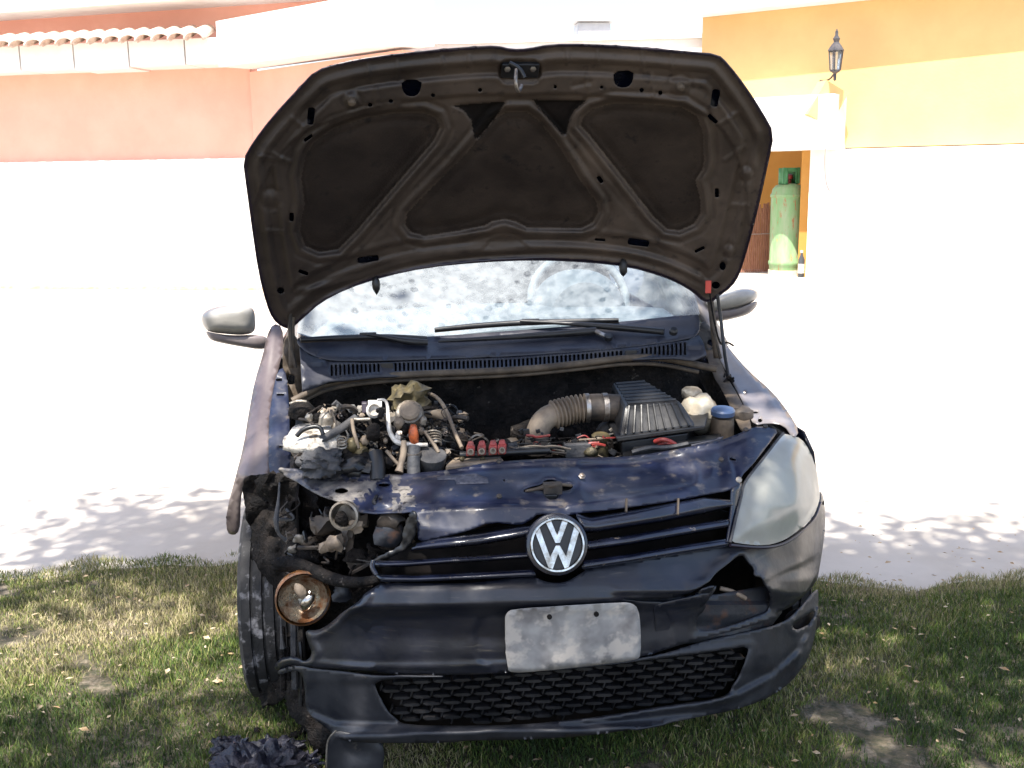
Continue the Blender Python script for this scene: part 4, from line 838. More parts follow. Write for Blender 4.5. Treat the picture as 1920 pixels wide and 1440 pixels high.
# number plate
PL = [(946, 1160), (950, 1149), (960, 1143), (1050, 1137), (1170, 1130), (1186, 1132), (1197, 1142), (1201, 1170), (1202, 1228), (1194, 1238), (1100, 1249), (1010, 1259), (962, 1262), (950, 1255)]
pl = patch('number_plate', PL, lambda a, b: BY(a, b)-.016+.0002*(np.asarray(a)-1070)*0, 'plate', CAR, step=12, solid=.0015, h=lambda P: .002*np.exp(-((sdf(P, PL)+5)/2.5)**2)+.005*vnoise(P[:, 0], P[:, 1], 70, 4), label='bent dusty number plate with smudged unreadable face')
for bx, by in ((1030, 1156), (1118, 1151)): lathe('bolt', [(.006, 0), (.006, .004), (.002, .005)], at(bx, by, -.022), (0, -1, 0), 'char', pl, n=8)
# ---- upper grille
patch('radiator', [(790, 1010), (1000, 985), (1090, 975), (1375, 940), (1372, 1030), (1090, 1080), (720, 1088), (715, 1055)], lambda a, b: plan(a)+.17, 'dark', CAR, step=25, solid=.02)
gy = prof([900, 960, 1090], [.115, .09, .012])
UG = empty('upper_grille', at(1045, 1020, .05), parent=CAR)
def slat(top, bot, out=.0, m='navy', label=None):
    return ribbon('grille_slat', top, bot, lambda p, q: gy(p, q)-out, m, UG, nu=46, nv=8, solid=.006, prof=([0, .12, .5, .8, 1], [0, .012, .022, .020, .002]), label=label)
slat(ZB([(385, 520), (470, 545), (900, 470), (1150, 425), (1325, 440)]), ZB([(440, 640), (520, 634), (900, 575), (1150, 525), (1330, 480)]))
slat(ZB([(440, 684), (700, 648), (1000, 598), (1310, 550)]), ZB([(455, 745), (700, 712), (1000, 660), (1305, 606)]))
slat(ZB([(430, 800), (700, 763), (1000, 713), (1290, 668)]), ZB([(420, 862), (700, 820), (1000, 770), (1300, 722)]))
slat([(783, 1018), (820, 1010), (900, 1000), (960, 990), (1002, 984)], [(770, 1034), (820, 1030), (900, 1022), (960, 1012), (1000, 1004)], label='warped grille slat')
slat([(698, 1051), (760, 1050), (850, 1044), (920, 1040), (995, 1034)], [(705, 1065), (760, 1063), (850, 1056), (920, 1052), (993, 1047)], label='warped grille slat')
slat([(703, 1076), (780, 1078), (880, 1073), (1000, 1066)], [(716, 1092), (780, 1092), (880, 1088), (1005, 1082)], label='warped grille slat')
ribbon('grille_frame', [(1371, 918), (1368, 960), (1360, 1018)], [(1392, 905), (1384, 960), (1370, 1022)], lambda p, q: gy(p, q)-.014, 'navy', UG, nu=14, nv=5, bulge=.006)
for x in (1175, 1272): tube('grille_web', [(x, 935, .13), (x-1, 965, .1)], .003, 'rubber', UG, n=5)
tube('frame_link', [(700, 1052, .11), (697, 1064, .10), (706, 1078, .09)], .006, 'navy', UG)
# emblem
ec = at(1045, 1021, -.035); EM = empty('emblem', ec, 'round chrome emblem with the letters V and W', parent=CAR)
ax = (CAM-np.array(ec)); ax = Vector((ax[0]*.12, -1, .30)).normalized(); ex = Vector((0, 0, 1)).cross(ax)*-1; ex = (ax.cross(Vector((0, 0, 1)))*-1).normalized(); ey = ax.cross(ex).normalized()
if ey.z < 0: ey = -ey
if ex.x < 0: ex = -ex
u_ = 55.5*(float(ec.y)+2.22)/FOC
lathe('backing_disc', [(u_*1.12, -.025), (u_*1.10, -.004), (u_*.9, .001)], ec, ax, 'navy', EM, n=48)
lathe('recess', [(u_*.9, .0015), (.001, .002)], ec, ax, 'blackp', EM, n=48, cap=False)
lathe('ring', [(u_*1.0, .001), (u_*.995, .007), (u_*.96, .0105), (u_*.90, .0105), (u_*.865, .007), (u_*.86, .001)], ec, ax, 'chrome', EM, n=72, cap=False)
def letter(name, outline, d0=.002, d1=.0095):
    n = len(outline); V = []
    for d_, k_ in ((d0, 1), (d1-.0015, 1), (d1, 1)):
        for x, y in outline: V.append(tuple(ec+ex*x*u_+ey*y*u_+ax*d_))
    F = [tuple(2*n+i for i in range(n))]+[(j*n+i, j*n+(i+1) % n, (j+1)*n+(i+1) % n, (j+1)*n+i) for j in range(2) for i in range(n)]
    o = link(name, V, F, 'chrome', EM, smooth=False)
    bm = bmesh.new(); bm.from_mesh(o.data); bmesh.ops.triangulate(bm, faces=[f for f in bm.faces if len(f.verts) > 4]); bmesh.ops.recalc_face_normals(bm, faces=bm.faces); bm.to_mesh(o.data); bm.free(); o.modifiers.new('b', 'BEVEL').width = .0012
letter('letter_v', [(-.40, .79), (-.19, .86), (-.0, .34), (.19, .86), (.40, .79), (.085, .055), (-.085, .055)])
letter('letter_w', [(-.79, .44), (-.62, .64), (-.285, -.40), (-.085, -.02), (.085, -.02), (.285, -.40), (.62, .64), (.79, .44), (.37, -.80), (.21, -.86), (0, -.33), (-.21, -.86), (-.37, -.80)])
# ---- slam panel
S_OUT = Z3([(370, 980), (420, 990), (500, 985), (640, 1000), (800, 1030), (1000, 1030), (1200, 1025), (1500, 1000), (1700, 960), (1800, 942)]) + Z4([(90, 850), (300, 836), (555, 826), (600, 826), (640, 822), (800, 823), (950, 812), (1200, 772), (1350, 742), (1500, 705), (1640, 640), (1720, 640), (1795, 662), (1750, 720), (1690, 800), (1620, 880), (1570, 930), (1555, 990), (1510, 1022), (1400, 1040), (1200, 1082), (900, 1124), (700, 1150)]) + [(1085, 962), (1060, 968), (1045, 968), (1010, 962), (995, 975), (975, 985), (920, 978), (880, 995), (820, 1010), (785, 1018), (782, 990), (779, 966)] + \
        Z5([(925, 246), (870, 252), (760, 256), (690, 252), (650, 240), (610, 205), (520, 182), (440, 142), (380, 102), (330, 80), (300, 55)])
def sl_y(px, py):
    top = np.interp(px, [520, 600, 750, 900, 1000, 1180, 1353, 1416, 1456], [876, 881, 889, 868, 862, 857, 825, 800, 804])
    yb = np.interp(px, [520, 700, 850, 1200, 1400, 1456], [.50, .40, .36, .36, .40, .44]); t = (py-top)
    yf = plan(px)*np.clip((1500-px)/150., .55, 1)+.115
    bot = np.interp(px, [520, 577, 642, 700, 780, 1060, 1200, 1372, 1456], [900, 925, 955, 962, 950, 950, 935, 915, 905])
    s = np.clip(t/np.maximum(bot-top, 8), -.1, 1.6); return yb*(1-np.minimum(s, 1))+yf*np.minimum(s, 1)-.05*np.maximum(s-1, 0)
LATCH = Z4([(255, 1020), (300, 1000), (370, 985), (390, 955), (455, 955), (470, 980), (550, 980), (560, 1000), (540, 1020), (470, 1030), (468, 1075), (400, 1078), (395, 1030), (330, 1020), (270, 1035)])
def slam_h(P):
    x, y = P[:, 0], P[:, 1]; h = .004*vnoise(x, y, 34, 21)+.0012*vnoise(x, y, 11, 22); lf = 1-sstep(x, 760, 900)
    h += .010*lf*vnoise(x, y, 46, 23)+.004*lf*vnoise(x, y, 15, 24)                       # heat-buckled left half
    s = sdf(P, Z4([(590, 850), (640, 845), (860, 838), (1180, 800), (1240, 812), (1300, 920), (1290, 985), (1100, 1020), (900, 1050), (640, 1090), (610, 1040), (590, 920)])); h += -.010*(1-sstep(s, -9, 2))+.003*np.exp(-((s-4)/3)**2)
    d_ = np.hypot(x-1313, (y-882)*1.1); h += -.007*np.exp(-(d_/15)**2)+.003*np.exp(-((d_-22)/6)**2)
    d_ = np.hypot(x-1352, (y-862)); h += -.008*np.exp(-(d_/9)**2)
    bl = np.interp(x, [600, 780, 960, 1060], [960, 952, 944, 948]); h += -.010*np.exp(-((y-bl)/4)**2)*(x < 1060)*(x > 700)
    tp = np.interp(x, [520, 600, 750, 900, 1000, 1180, 1353, 1416], [876, 881, 889, 868, 862, 857, 825, 800]); h += .010*np.exp(-((y-tp-3)/4)**2)-.004*np.exp(-((y-tp-14)/5)**2)
    for x0, y0 in ((640, 920), (720, 909), (719, 937)): d_ = np.hypot((x-x0)/1.6, y-y0); h += .006*np.exp(-((d_-9)/3)**2)
    d_ = dist(P, Z4([(1500, 820), (1530, 880), (1545, 960)]), False); h += -.007*np.exp(-(d_/2.5)**2)
    s = sdf(P, LATCH); h += .003*np.exp(-((s-5)/4)**2)
    return h
SL = patch('front_panel', S_OUT, sl_y, 'slam', CAR, step=5, holes=[LATCH, ell(640, 920, 13, 5), ell(720, 909, 11, 3.4), rrect(1374, 861, 12, 4, .2), ell(945, 900, 2)], h=slam_h, solid=.003, angle=None, mats=['slam', 'burntpaint'], mfun=lambda c: (((780-c[:, 0])/180+1.6*vnoise(c[:, 0], c[:, 1], 24, 71)+1.0*vnoise(c[:, 0], c[:, 1], 9, 72)-(c[:, 1] > 958)*.5) > .35).astype(int), label='dusty blue front slam panel, buckled on the left')
patch('latch_backing', [(p[0], p[1]) for p in ell(1030, 918, 60, 34)], lambda a, b: sl_y(a, b)+.035, 'dark', SL, step=14)
lt = tube('latch', [(985, 921, .20), (1010, 916, .19), (1030, 911, .18), (1050, 908, .18), (1072, 911, .19)], [.003, .004, .008, .004, .003], 'rubber', SL, n=8)
box('latch_body', at(1036, 916, .185), (.045, .02, .03), 'hose', SL); box('catch', at(1033, 932, .17), (.03, .012, .014), 'blackp', SL)
lathe('bolt', [(.009, 0), (.009, .004), (.006, .005), (.006, .009), (.001, .010)], at(1091, 894, float(sl_y(1091, 894))-.012), (0, -.6, .8), 'steel', SL, n=6)
patch('sticker', [(818, 893), (893, 888), (915, 896), (916, 906), (856, 908), (853, 899), (820, 899)], lambda a, b: sl_y(a, b)-.002, 'sticker', SL, step=6, ch=0, solid=.0006, h=lambda P: slam_h(P)*1.)
for px_, py_ in ((1352, 862), (1398, 806), (1435, 800), (936, 866), (936, 931)): lathe('bolt', [(.007, 0), (.007, .003), (.004, .006)], at(px_, py_, float(sl_y(px_, py_))-.009), (0, -.5, .86), 'hose', SL, n=8)
# ---- headlamp (right in the picture)
HL = Z6([(1215, 388), (1222, 345), (1250, 240), (1268, 170), (1276, 120), (1310, 70), (1380, -15), (1440, -95), (1462, -118), (1500, -108), (1545, -95), (1585, -40), (1620, 60), (1632, 150), (1630, 200), (1600, 275), (1550, 320), (1490, 366), (1440, 390), (1380, 404), (1300, 400)])
hy = lambda a, b: plan(a)*.95+np.interp(b, [800, 850, 950, 1030], [.30, .22, .10, .045])-.03
def ln_h(P): s = -sdf(P, HL); return .03*sstep(s, 0, 46)-.006*np.exp(-(dist(P, [(1379, 1000), (1430, 880), (1500, 850)], False)/9)**2)*0
HD = patch('headlamp', HL, lambda a, b: hy(a, b)+.0, 'lens', CAR, step=8, h=ln_h, solid=0, label='yellowed hazy headlamp', angle=None)
def hs_h(P):
    x, y = P[:, 0], P[:, 1]; s = -sdf(P, HL); h = .02*sstep(s, 0, 10)*(1-sstep(s, 12, 22))
    d_ = np.hypot(x-1462, (y-905)*.9); h += -.016*np.exp(-(d_/34)**2)
    l = np.interp(x, [1369, 1400, 1440, 1520], [1000, 970, 962, 975]); h += .022*sstep(y, l-3, l+5)
    return h
patch('lamp_housing', HL, lambda a, b: hy(a, b)+.045, 'lensin', HD, step=7, h=hs_h, solid=.003, angle=None)
lathe('reflector_bowl', [(.052, .02), (.048, .0), (.035, -.02), (.015, -.035), (.001, -.04)], at(1458, 908, .41), (-.1, -1, .25), 'chrome', HD, n=32, cap=False)
lathe('bulb', [(.009, -.03), (.009, -.005), (.001, .002)], at(1458, 908, .39), (-.1, -1, .25), 'white', HD, n=12)
tube('lamp_seal', [(*p, float(hy(*p))+.0) for p in Z6([(1215, 390), (1250, 240), (1268, 170), (1276, 120), (1310, 70), (1380, -15), (1440, -95), (1462, -118)])], .0035, 'greybelt', CAR, n=6)
tube('lamp_lower_seal', [(*p, float(hy(*p))+.004) for p in Z6([(1215, 402), (1300, 411), (1380, 414), (1450, 402), (1500, 376), (1560, 330), (1612, 280), (1636, 205)])], .004, 'rim', CAR, n=6)
lathe('lamp_screw', [(.008, 0), (.008, .003), (.003, .005)], at(1385, 900, .19), (0, -.8, .6), 'alu', CAR, n=8)

# ------------------------------------------------------------------ engine bay
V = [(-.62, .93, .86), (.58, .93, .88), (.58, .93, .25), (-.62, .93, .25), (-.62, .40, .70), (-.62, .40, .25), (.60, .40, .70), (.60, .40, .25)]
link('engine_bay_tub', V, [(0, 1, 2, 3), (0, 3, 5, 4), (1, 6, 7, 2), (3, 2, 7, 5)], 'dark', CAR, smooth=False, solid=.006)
patch('bulkhead', [(560, 742), (620, 712), (960, 696), (1170, 676), (1345, 690), (1395, 750), (1400, 860), (540, 880), (545, 780)], lambda a, b: np.full(np.shape(a), .90), 'char', CAR, step=14, h=lambda P: .05*vnoise(P[:, 0], P[:, 1], 60, 5)+.02*vnoise(P[:, 0], P[:, 1], 16, 6), solid=.004)
# air filter box
def hexa(name, ft, fb, bt, bb, m, parent, bevel=.008, label=None):
    """front top-left, top-right; front bottom-left, bottom-right; the same four at the back, each (px,py,y)"""
    V = [at(*q) for q in (*ft, *fb, *bt, *bb)]   # 0 ftl 1 ftr 2 fbl 3 fbr 4 btl 5 btr 6 bbl 7 bbr
    F = [(0, 2, 3, 1), (4, 5, 7, 6), (0, 1, 5, 4), (2, 6, 7, 3), (0, 4, 6, 2), (1, 3, 7, 5)]
    return link(name, [tuple(v) for v in V], F, m, parent, smooth=False, bevel=bevel, label=label)
AB = hexa('air_filter_box', ((1172, 761, .50), (1278, 753, .52)), ((1160, 822, .44), (1308, 800, .46)), ((1148, 716, .72), (1204, 711, .74)), ((1140, 760, .74), (1250, 745, .76)), 'blackp', CAR, .010)
for i in range(9):
    t = (i+.7)/9.4; a = at(1172+106*t, 762-8*t, .497+.02*t); b = at(1163+140*t, 815-18*t, .441+.02*t); tube('rib', [a, b], .0035, 'blackp', AB, px=False, n=6)
for i in range(7):
    t = (i+.6)/7.4; a = at(1172-24*t, 761-45*t, .50+.22*t); b = at(1278-74*t, 753-42*t, .52+.22*t); a = a.lerp(b, .06); b = a.lerp(b, .94); tube('rib', [a+Vector((0, 0, .001)), b+Vector((0, 0, .001))], .0045, 'blackp', AB, px=False, n=6)
hexa('filter_box_flange', ((1155, 820, .435), (1322, 798, .45)), ((1158, 829, .435), (1322, 806, .45)), ((1140, 790, .6), (1330, 770, .62)), ((1140, 795, .6), (1330, 776, .62)), 'blackp', AB, .003)
hexa('filter_box_base', ((1165, 829, .45), (1290, 812, .46)), ((1168, 860, .45), (1285, 850, .46)), ((1150, 790, .7), (1300, 770, .72)), ((1150, 830, .7), (1300, 820, .72)), 'blackp', AB, .004)
# intake hose
tube('intake_hose', [(1160, 765, .60), (1125, 763, .60), (1098, 765, .60)], .038, 'hose', CAR, n=20)
lathe('hose_clamp', [(.0385, -.007), (.041, -.007), (.041, .007), (.0385, .007)], at(1134, 764, .60), (1, 0, 0), 'steel', CAR, n=30)
lathe('hose_clamp', [(.0385, -.006), (.041, -.006), (.041, .006), (.0385, .006)], at(1100, 765, .60), (1, 0, 0), 'steel', CAR, n=30)
tube('corrugated_hose', [(1100, 765, .60), (1072, 768, .60), (1036, 778, .59)], .036, 'tan', CAR, n=24, ripple=(.0115, .14))
tube('intake_elbow', [(1042, 776, .59), (1022, 784, .58), (1010, 802, .57), (1006, 822, .56), (1006, 850, .56)], .032, 'tan', CAR, n=20)
# reservoirs
RS = blob('coolant_reservoir', at(1312, 775, .64), (.062, .06, .052), 'tank', CAR, .35, 1.4, 3, seed=4)
blob('reservoir_lobe', at(1296, 738, .70), (.030, .03, .022), 'tank', RS, .3, 1.5, 2, seed=8)
tube('reservoir_seam', [(1280, 772, .62), (1300, 778, .585), (1330, 785, .58), (1352, 790, .59)], .004, 'tank', RS, n=6)
WT = lathe('washer_filler', [(.034, -.09), (.033, -.02), (.030, 0)], at(1355, 782, .56), (0, -.1, 1), 'rubber', CAR, n=24)
lathe('blue_cap', [(.033, 0), (.034, .012), (.030, .017), (.001, .018)], at(1355, 777, .56), (0, -.1, 1), 'bluecap', WT, n=24)
blob('burnt_bracket', at(1392, 780, .60), (.03, .03, .03), 'hose', CAR, .5, 3, 2, seed=5)
# battery
BA = hexa('battery', ((1185, 843, .40), (1345, 822, .42)), ((1187, 870, .40), (1345, 850, .42)), ((1188, 832, .52), (1352, 812, .54)), ((1188, 860, .52), (1352, 840, .54)), 'blackp', CAR, .004)
hexa('battery_label', ((1296, 834, .41), (1352, 822, .41)), ((1296, 837, .41), (1352, 826, .41)), ((1300, 829, .46), (1356, 818, .46)), ((1300, 832, .46), (1356, 822, .46)), 'sticker', BA, .001)
tube('red_cable', [(1228, 828, .44), (1242, 823, .42), (1258, 828, .42), (1272, 838, .42)], .006, 'red', CAR, n=8)
tube('red_cable', [(1235, 834, .44), (1250, 829, .42), (1262, 834, .42)], .005, 'red', CAR, n=8)
tube('cable_loom', [(1185, 848, .40), (1220, 838, .40), (1250, 840, .40), (1290, 832, .40)], .006, 'greybelt', CAR, n=6)
lathe('brake_fluid_reservoir', [(.022, -.05), (.022, -.005), (.017, -.003), (.017, .012), (.024, .013), (.025, .024), (.020, .028), (.001, .029)], at(1126, 832, .50), (0, -.1, 1), 'brass', CAR, n=24)
hexa('ecu_block', ((1058, 834, .45), (1108, 832, .45)), ((1062, 860, .45), (1110, 858, .45)), ((1055, 828, .52), (1100, 826, .52)), ((1055, 850, .52), (1100, 850, .52)), 'greybelt', CAR, .003)
blob('relay', at(1108, 848, .44), (.018, .015, .014), 'brass', CAR, .4, 3, 2)
# fuel rail and injectors
tube('fuel_rail', [(862, 853, .42), (900, 852, .42), (960, 848, .42), (1030, 845, .43)], .009, 'blackp', CAR, n=10)
for i, x in enumerate((882, 903, 924, 941)):
    IJ = hexa('injector', ((x-8, 838-i, .41), (x+9, 837-i, .41)), ((x-8, 856-i, .405), (x+8, 855-i, .405)), ((x-7, 833-i, .44), (x+8, 832-i, .44)), ((x-7, 850-i, .44), (x+8, 850-i, .44)), 'red', CAR, .003)
    hexa('plug', ((x-5, 829-i, .42), (x+6, 828-i, .42)), ((x-6, 838-i, .415), (x+7, 837-i, .415)), ((x-4, 827-i, .44), (x+5, 826-i, .44)), ((x-5, 834-i, .44), (x+6, 834-i, .44)), 'red', IJ, .002)
    lathe('nozzle', [(.0085, -.003), (.0085, .006), (.0045, .007), (.0045, .001)], at(x, 848-i, .402), (0, -.9, .4), 'tan', IJ, n=14)
hexa('valve_cover', ((835, 872, .38), (945, 862, .38)), ((835, 895, .38), (945, 885, .38)), ((850, 858, .50), (935, 850, .50)), ((850, 880, .50), (935, 872, .50)), 'tan', CAR, .006, label='dusty tan valve cover')
for x in (866, 905): lathe('cover_bolt', [(.007, 0), (.007, .006), (.002, .009)], at(x, 862, .41), (0, -.4, .9), 'brass', CAR, n=6)
lathe('oil_filler_cap', [(.030, -.03), (.033, -.012), (.036, 0), (.036, .008), (.030, .012), (.001, .013)], at(811, 858, .42), (0, -.35, .93), 'greybelt', CAR, n=28)
for i in range(8):
    x = 965+i*9; blob('wiring_connector', at(x, 842+(i % 3)*3, .44), (.008, .008, .008), ('blackp', 'tan', 'alu')[i % 3], CAR, .3, 3, 1, seed=i)
for i in range(6): tube('loom_wire', [(955+i*8, 838+i, .44), (990+i*9, 846-(i % 3)*6, .43), (1050+i*4, 838+(i % 4)*4, .44)], .0028, ('hose', 'blackp', 'tan')[i % 3], CAR, n=5)
# left cluster
ST = blob('strut_tower', at(592, 822, .52), (.088, .09, .036), 'whitemetal', CAR, .22, 1.5, 3, seed=3, label='sun-lit pale strut tower')
lathe('strut_nut', [(.022, 0), (.021, .02), (.012, .03), (.001, .032)], at(612, 795, .50), (0, 0, 1), 'alu', ST, n=12)
tube('strut_hose', [(556, 818, .44), (570, 803, .44), (600, 798, .44), (606, 815, .43)], .006, 'blackp', CAR, n=8)
blob('relay_box', at(566, 770, .60), (.038, .04, .026), 'char', CAR, .25, 2, 2, seed=2)
tube('clamp_strip', [(543, 757, .56), (558, 751, .56), (575, 753, .56)], .004, 'alu', CAR, n=6)
for i, (x, y, s) in enumerate(((580, 782, .010), (597, 783, .012), (606, 790, .008), (631, 800, .014), (642, 815, .012), (556, 848, .014), (575, 850, .016), (563, 868, .016))): blob('burnt_fitting', at(x, y, .50), (s, s, s*1.2), ('alu', 'char', 'tan')[i % 3], CAR, .5, 3, 2, seed=i+20)
tube('coolant_pipe', [(590, 830, .45), (620, 815, .46), (645, 800, .48), (668, 783, .5)], .011, 'greybelt', CAR, n=12)
tube('ac_pipe', [(664, 786, .48), (672, 787, .48), (695, 786, .47)], .005, 'alu', CAR, n=8)
tube('ac_pipe', [(660, 785, .47), (662, 805, .46), (668, 825, .45), (672, 840, .45)], .005, 'tan', CAR, n=8)
blob('power_steering_lid', at(603, 868, .42), (.060, .05, .036), 'greybelt', CAR, .45, 3.2, 4, seed=6, label='grey melted reservoir lump')
for i in range(3): lathe('wire_coil', [(.012, -.003), (.014, 0), (.012, .003), (.010, 0), (.012, -.003)], at(641, 824+i*6, .44), (0, -.4, 1), 'alu', CAR, n=16, cap=False)
CB = hexa('connector_block', ((690, 755, .60), (716, 754, .60)), ((690, 768, .59), (716, 766, .59)), ((690, 750, .63), (716, 750, .63)), ((690, 762, .63), (716, 762, .63)), 'white', CAR, .002)
lathe('connector_ring', [(.020, 0), (.022, .012), (.016, .018), (.012, .006)], at(702, 770, .58), (0, -.9, .3), 'white', CB, n=16)
hexa('connector_side', ((678, 755, .61), (688, 755, .61)), ((679, 775, .60), (690, 774, .60)), ((678, 752, .63), (688, 752, .63)), ((679, 770, .63), (690, 770, .63)), 'rim', CB, .002)
tube('white_pipe', [(708, 750, .55), (722, 749, .54), (727, 760, .53), (728, 785, .50), (730, 810, .47), (742, 829, .45), (760, 834, .44), (802, 834, .43)], [.003, .004, .0045, .006, .007, .006, .005], 'white', CAR, n=10, label='white curved plastic pipe')
TH = lathe('throttle_valve', [(.030, -.03), (.036, -.02), (.037, .01), (.034, .02), (.028, .022)], at(768, 778, .50), (0, -.75, .65), 'alu', CAR, n=26, lobes=(16, .02))
lathe('valve_face', [(.026, .02), (.027, .034), (.020, .04), (.001, .041)], at(768, 781, .50), (0, -.75, .65), 'tan', TH, n=20)
blob('engine_mount', at(768, 748, .66), (.050, .05, .045), 'brass', CAR, .6, 2.5, 3, seed=12)
for i, (x, y, s, m_) in enumerate(((748, 792, .013, 'tan'), (794, 788, .010, 'alu'), (746, 821, .008, 'white'), (723, 827, .006, 'tan'), (716, 786, .006, 'tan'), (760, 803, .012, 'char'), (790, 808, .009, 'tan'), (698, 848, .010, 'alu'), (660, 835, .018, 'brass'), (676, 850, .022, 'brass'), (683, 826, .011, 'tan'), (650, 852, .02, 'char'), (700, 812, .02, 'char')) ): blob('burnt_fitting', at(x, y, .46), (s, s, s*1.25), m_, CAR, .5, 3, 2, seed=i+40)
tube('accelerator_cable', [(775, 735, .70), (795, 734, .68), (822, 745, .64), (840, 775, .58), (852, 810, .50), (866, 840, .44)], .0055, 'tan', CAR, n=8)
tube('vacuum_pipe', [(798, 772, .62), (820, 775, .62), (840, 785, .62)], .016, 'tan', CAR, n=12)
og = blob('orange_plug', at(776, 817, .44), (.013, .012, .030), 'orange', CAR, .35, 3, 2, seed=3)
for i in range(5): tube('spring_coil', [(798+i*2, 811+i*5, .44), (808+i*2, 807+i*5, .425), (822+i*1, 808+i*5, .43), (827, 814+i*5, .44)], .0028, 'alu', CAR, n=6)
tube('spring_leg', [(796, 808, .44), (812, 830, .43), (822, 848, .42)], .005, 'tan', CAR, n=6)
tube('radiator_hose', [(776, 838, .42), (775, 862, .40), (776, 895, .38)], .017, 'greybelt', CAR, n=16)
tube('radiator_hose', [(703, 850, .42), (708, 868, .40), (708, 900, .38)], .020, 'blackp', CAR, n=16)
tube('tan_pipe', [(757, 826, .41), (757, 850, .40), (752, 870, .39), (748, 885, .38)], [.006, .009, .008, .012], 'tan', CAR, n=10)
tube('tan_pipe', [(724, 845, .42), (735, 858, .41), (748, 872, .40)], .0045, 'tan', CAR, n=8)
blob('melted_cover', at(672, 872, .42), (.05, .04, .03), 'blackp', CAR, .5, 2.5, 3, seed=31)
r2 = np.random.default_rng(5)
for i in range(34):
    x, y = r2.uniform(560, 860), r2.uniform(765, 870); yy = .48+r2.uniform(0, .2); dx = r2.uniform(-60, 60); dy = r2.uniform(-10, 40)
    tube('hose', [(x, y, yy), (x+dx*.4+r2.uniform(-12, 12), y+dy*.3-8, yy-.02), (x+dx, y+dy, yy-.04)], r2.choice([.0025, .004, .007]), r2.choice(['char', 'hose', 'blackp', 'char']), CAR, n=6)
for i in range(14):
    x, y = r2.uniform(830, 1160), r2.uniform(800, 850); yy = .50+r2.uniform(0, .2); s_ = r2.uniform(.015, .035)
    blob('engine_lump', at(x, y, yy+.05), (s_*1.3, s_, s_), r2.choice(['char', 'hose', 'dark']), CAR, .5, 2.5, 2, seed=i+60)
r3 = np.random.default_rng(11)
def fit_(px, py): return px, py, .44+.0022*max(0, 860-py)+r3.uniform(-.02, .05)
for i in range(110):      # bolts, nuts and caps
    x, y, yy = fit_(r3.uniform(552, 870), r3.uniform(765, 876)); s_ = r3.uniform(.003, .009)
    lathe('bolt', [(s_*1.5, 0), (s_*1.5, s_*.4), (s_, s_*.5), (s_, s_*1.4), (s_*.3, s_*1.5)], at(x, y, yy), (r3.uniform(-.6, .6), -1, r3.uniform(-.1, 1)), r3.choice(['steel', 'alu', 'char', 'tan', 'blackp', 'rust']), CAR, n=6)
for i in range(60):      # brackets and plugs
    x, y, yy = fit_(r3.uniform(552, 870), r3.uniform(760, 876)); a_ = r3.uniform(-.9, .9, 3)
    box('bracket', at(x, y, yy), tuple(r3.uniform(.006, .03, 3)), r3.choice(['char', 'blackp', 'hose', 'alu', 'greybelt', 'char']), CAR, rot=Matrix.Rotation(a_[0], 3, 'X') @ Matrix.Rotation(a_[1], 3, 'Y'), bevel=.0015)
for i in range(110):      # wires
    x, y, yy = fit_(r3.uniform(552, 880), r3.uniform(765, 872)); q = [(x, y, yy)]
    for j in range(4): q.append((max(562, q[-1][0]+r3.uniform(-26, 26)), min(876, max(758, q[-1][1]+r3.uniform(-16, 18))), yy+r3.uniform(-.02, .03)))
    tube('wire', q, r3.choice([.0012, .0018, .0028]), r3.choice(['blackp', 'char', 'hose', 'alu', 'tan', 'char', 'blackp']), CAR, n=5, smooth=2)
for i in range(36):
    x, y = r3.uniform(950, 1160), r3.uniform(815, 858); yy = .45+r3.uniform(0, .06); q = [(x, y, yy)]
    for j in range(3): q.append((q[-1][0]+r3.uniform(-10, 34), y+r3.uniform(-7, 7), yy))
    tube('wire', q, r3.choice([.0015, .0022, .0035]), r3.choice(['blackp', 'char', 'hose', 'tan', 'red']), CAR, n=5)
for i in range(30):
    x, y = r3.uniform(955, 1160), r3.uniform(800, 850); s_ = r3.uniform(.004, .012)
    box('connector', at(x, y, .47+r3.uniform(0, .06)), (s_*1.6, s_, s_*1.4), r3.choice(['char', 'blackp', 'alu', 'tan', 'greybelt']), CAR, rot=Matrix.Rotation(r3.uniform(-.6, .6), 3, 'Y'), bevel=.001)
for px_, py_, r_ in ((775, 850, .0185), (704, 862, .0215), (1008, 838, .034)): lathe('hose_clamp', [(r_, -.004), (r_+.002, -.004), (r_+.002, .004), (r_, .004)], at(px_, py_, .41 if px_ < 900 else .56), (0, -.1, 1), 'steel', CAR, n=24)
# ---- burnt headlamp cavity (left in the picture)
patch('burnt_inner_wing', [(470, 900), (520, 882), (560, 900), (640, 945), (700, 962), (790, 960), (800, 1010), (730, 1060), (700, 1100), (640, 1160), (560, 1240), (530, 1320), (480, 1330), (470, 1100)], lambda a, b: plan(a)*.45+.36+.0*b, 'char', CAR, step=9, h=lambda P: .09*vnoise(P[:, 0], P[:, 1], 45, 51)+.05*vnoise(P[:, 0], P[:, 1], 17, 52)+.015*vnoise(P[:, 0], P[:, 1], 7, 53), solid=.003, rag=2)
lathe('lamp_socket', [(.026, -.03), (.034, -.02), (.036, .004), (.031, .006), (.028, -.008), (.024, -.03), (.001, -.035)], at(645, 967, .24), (-.25, -1, .15), 'alu', CAR, n=28, label='bare metal lamp socket'); blob('socket_core', at(640, 972, .245), (.016, .01, .02), 'char', CAR, .4, 3, 2)
tube('charred_bar', [(518, 1058, .34), (545, 1056, .33), (580, 1066, .30), (620, 1086, .25), (665, 1094, .20), (712, 1086, .16)], [.018, .020, .017, .016, .013, .010], 'char', CAR, n=12)
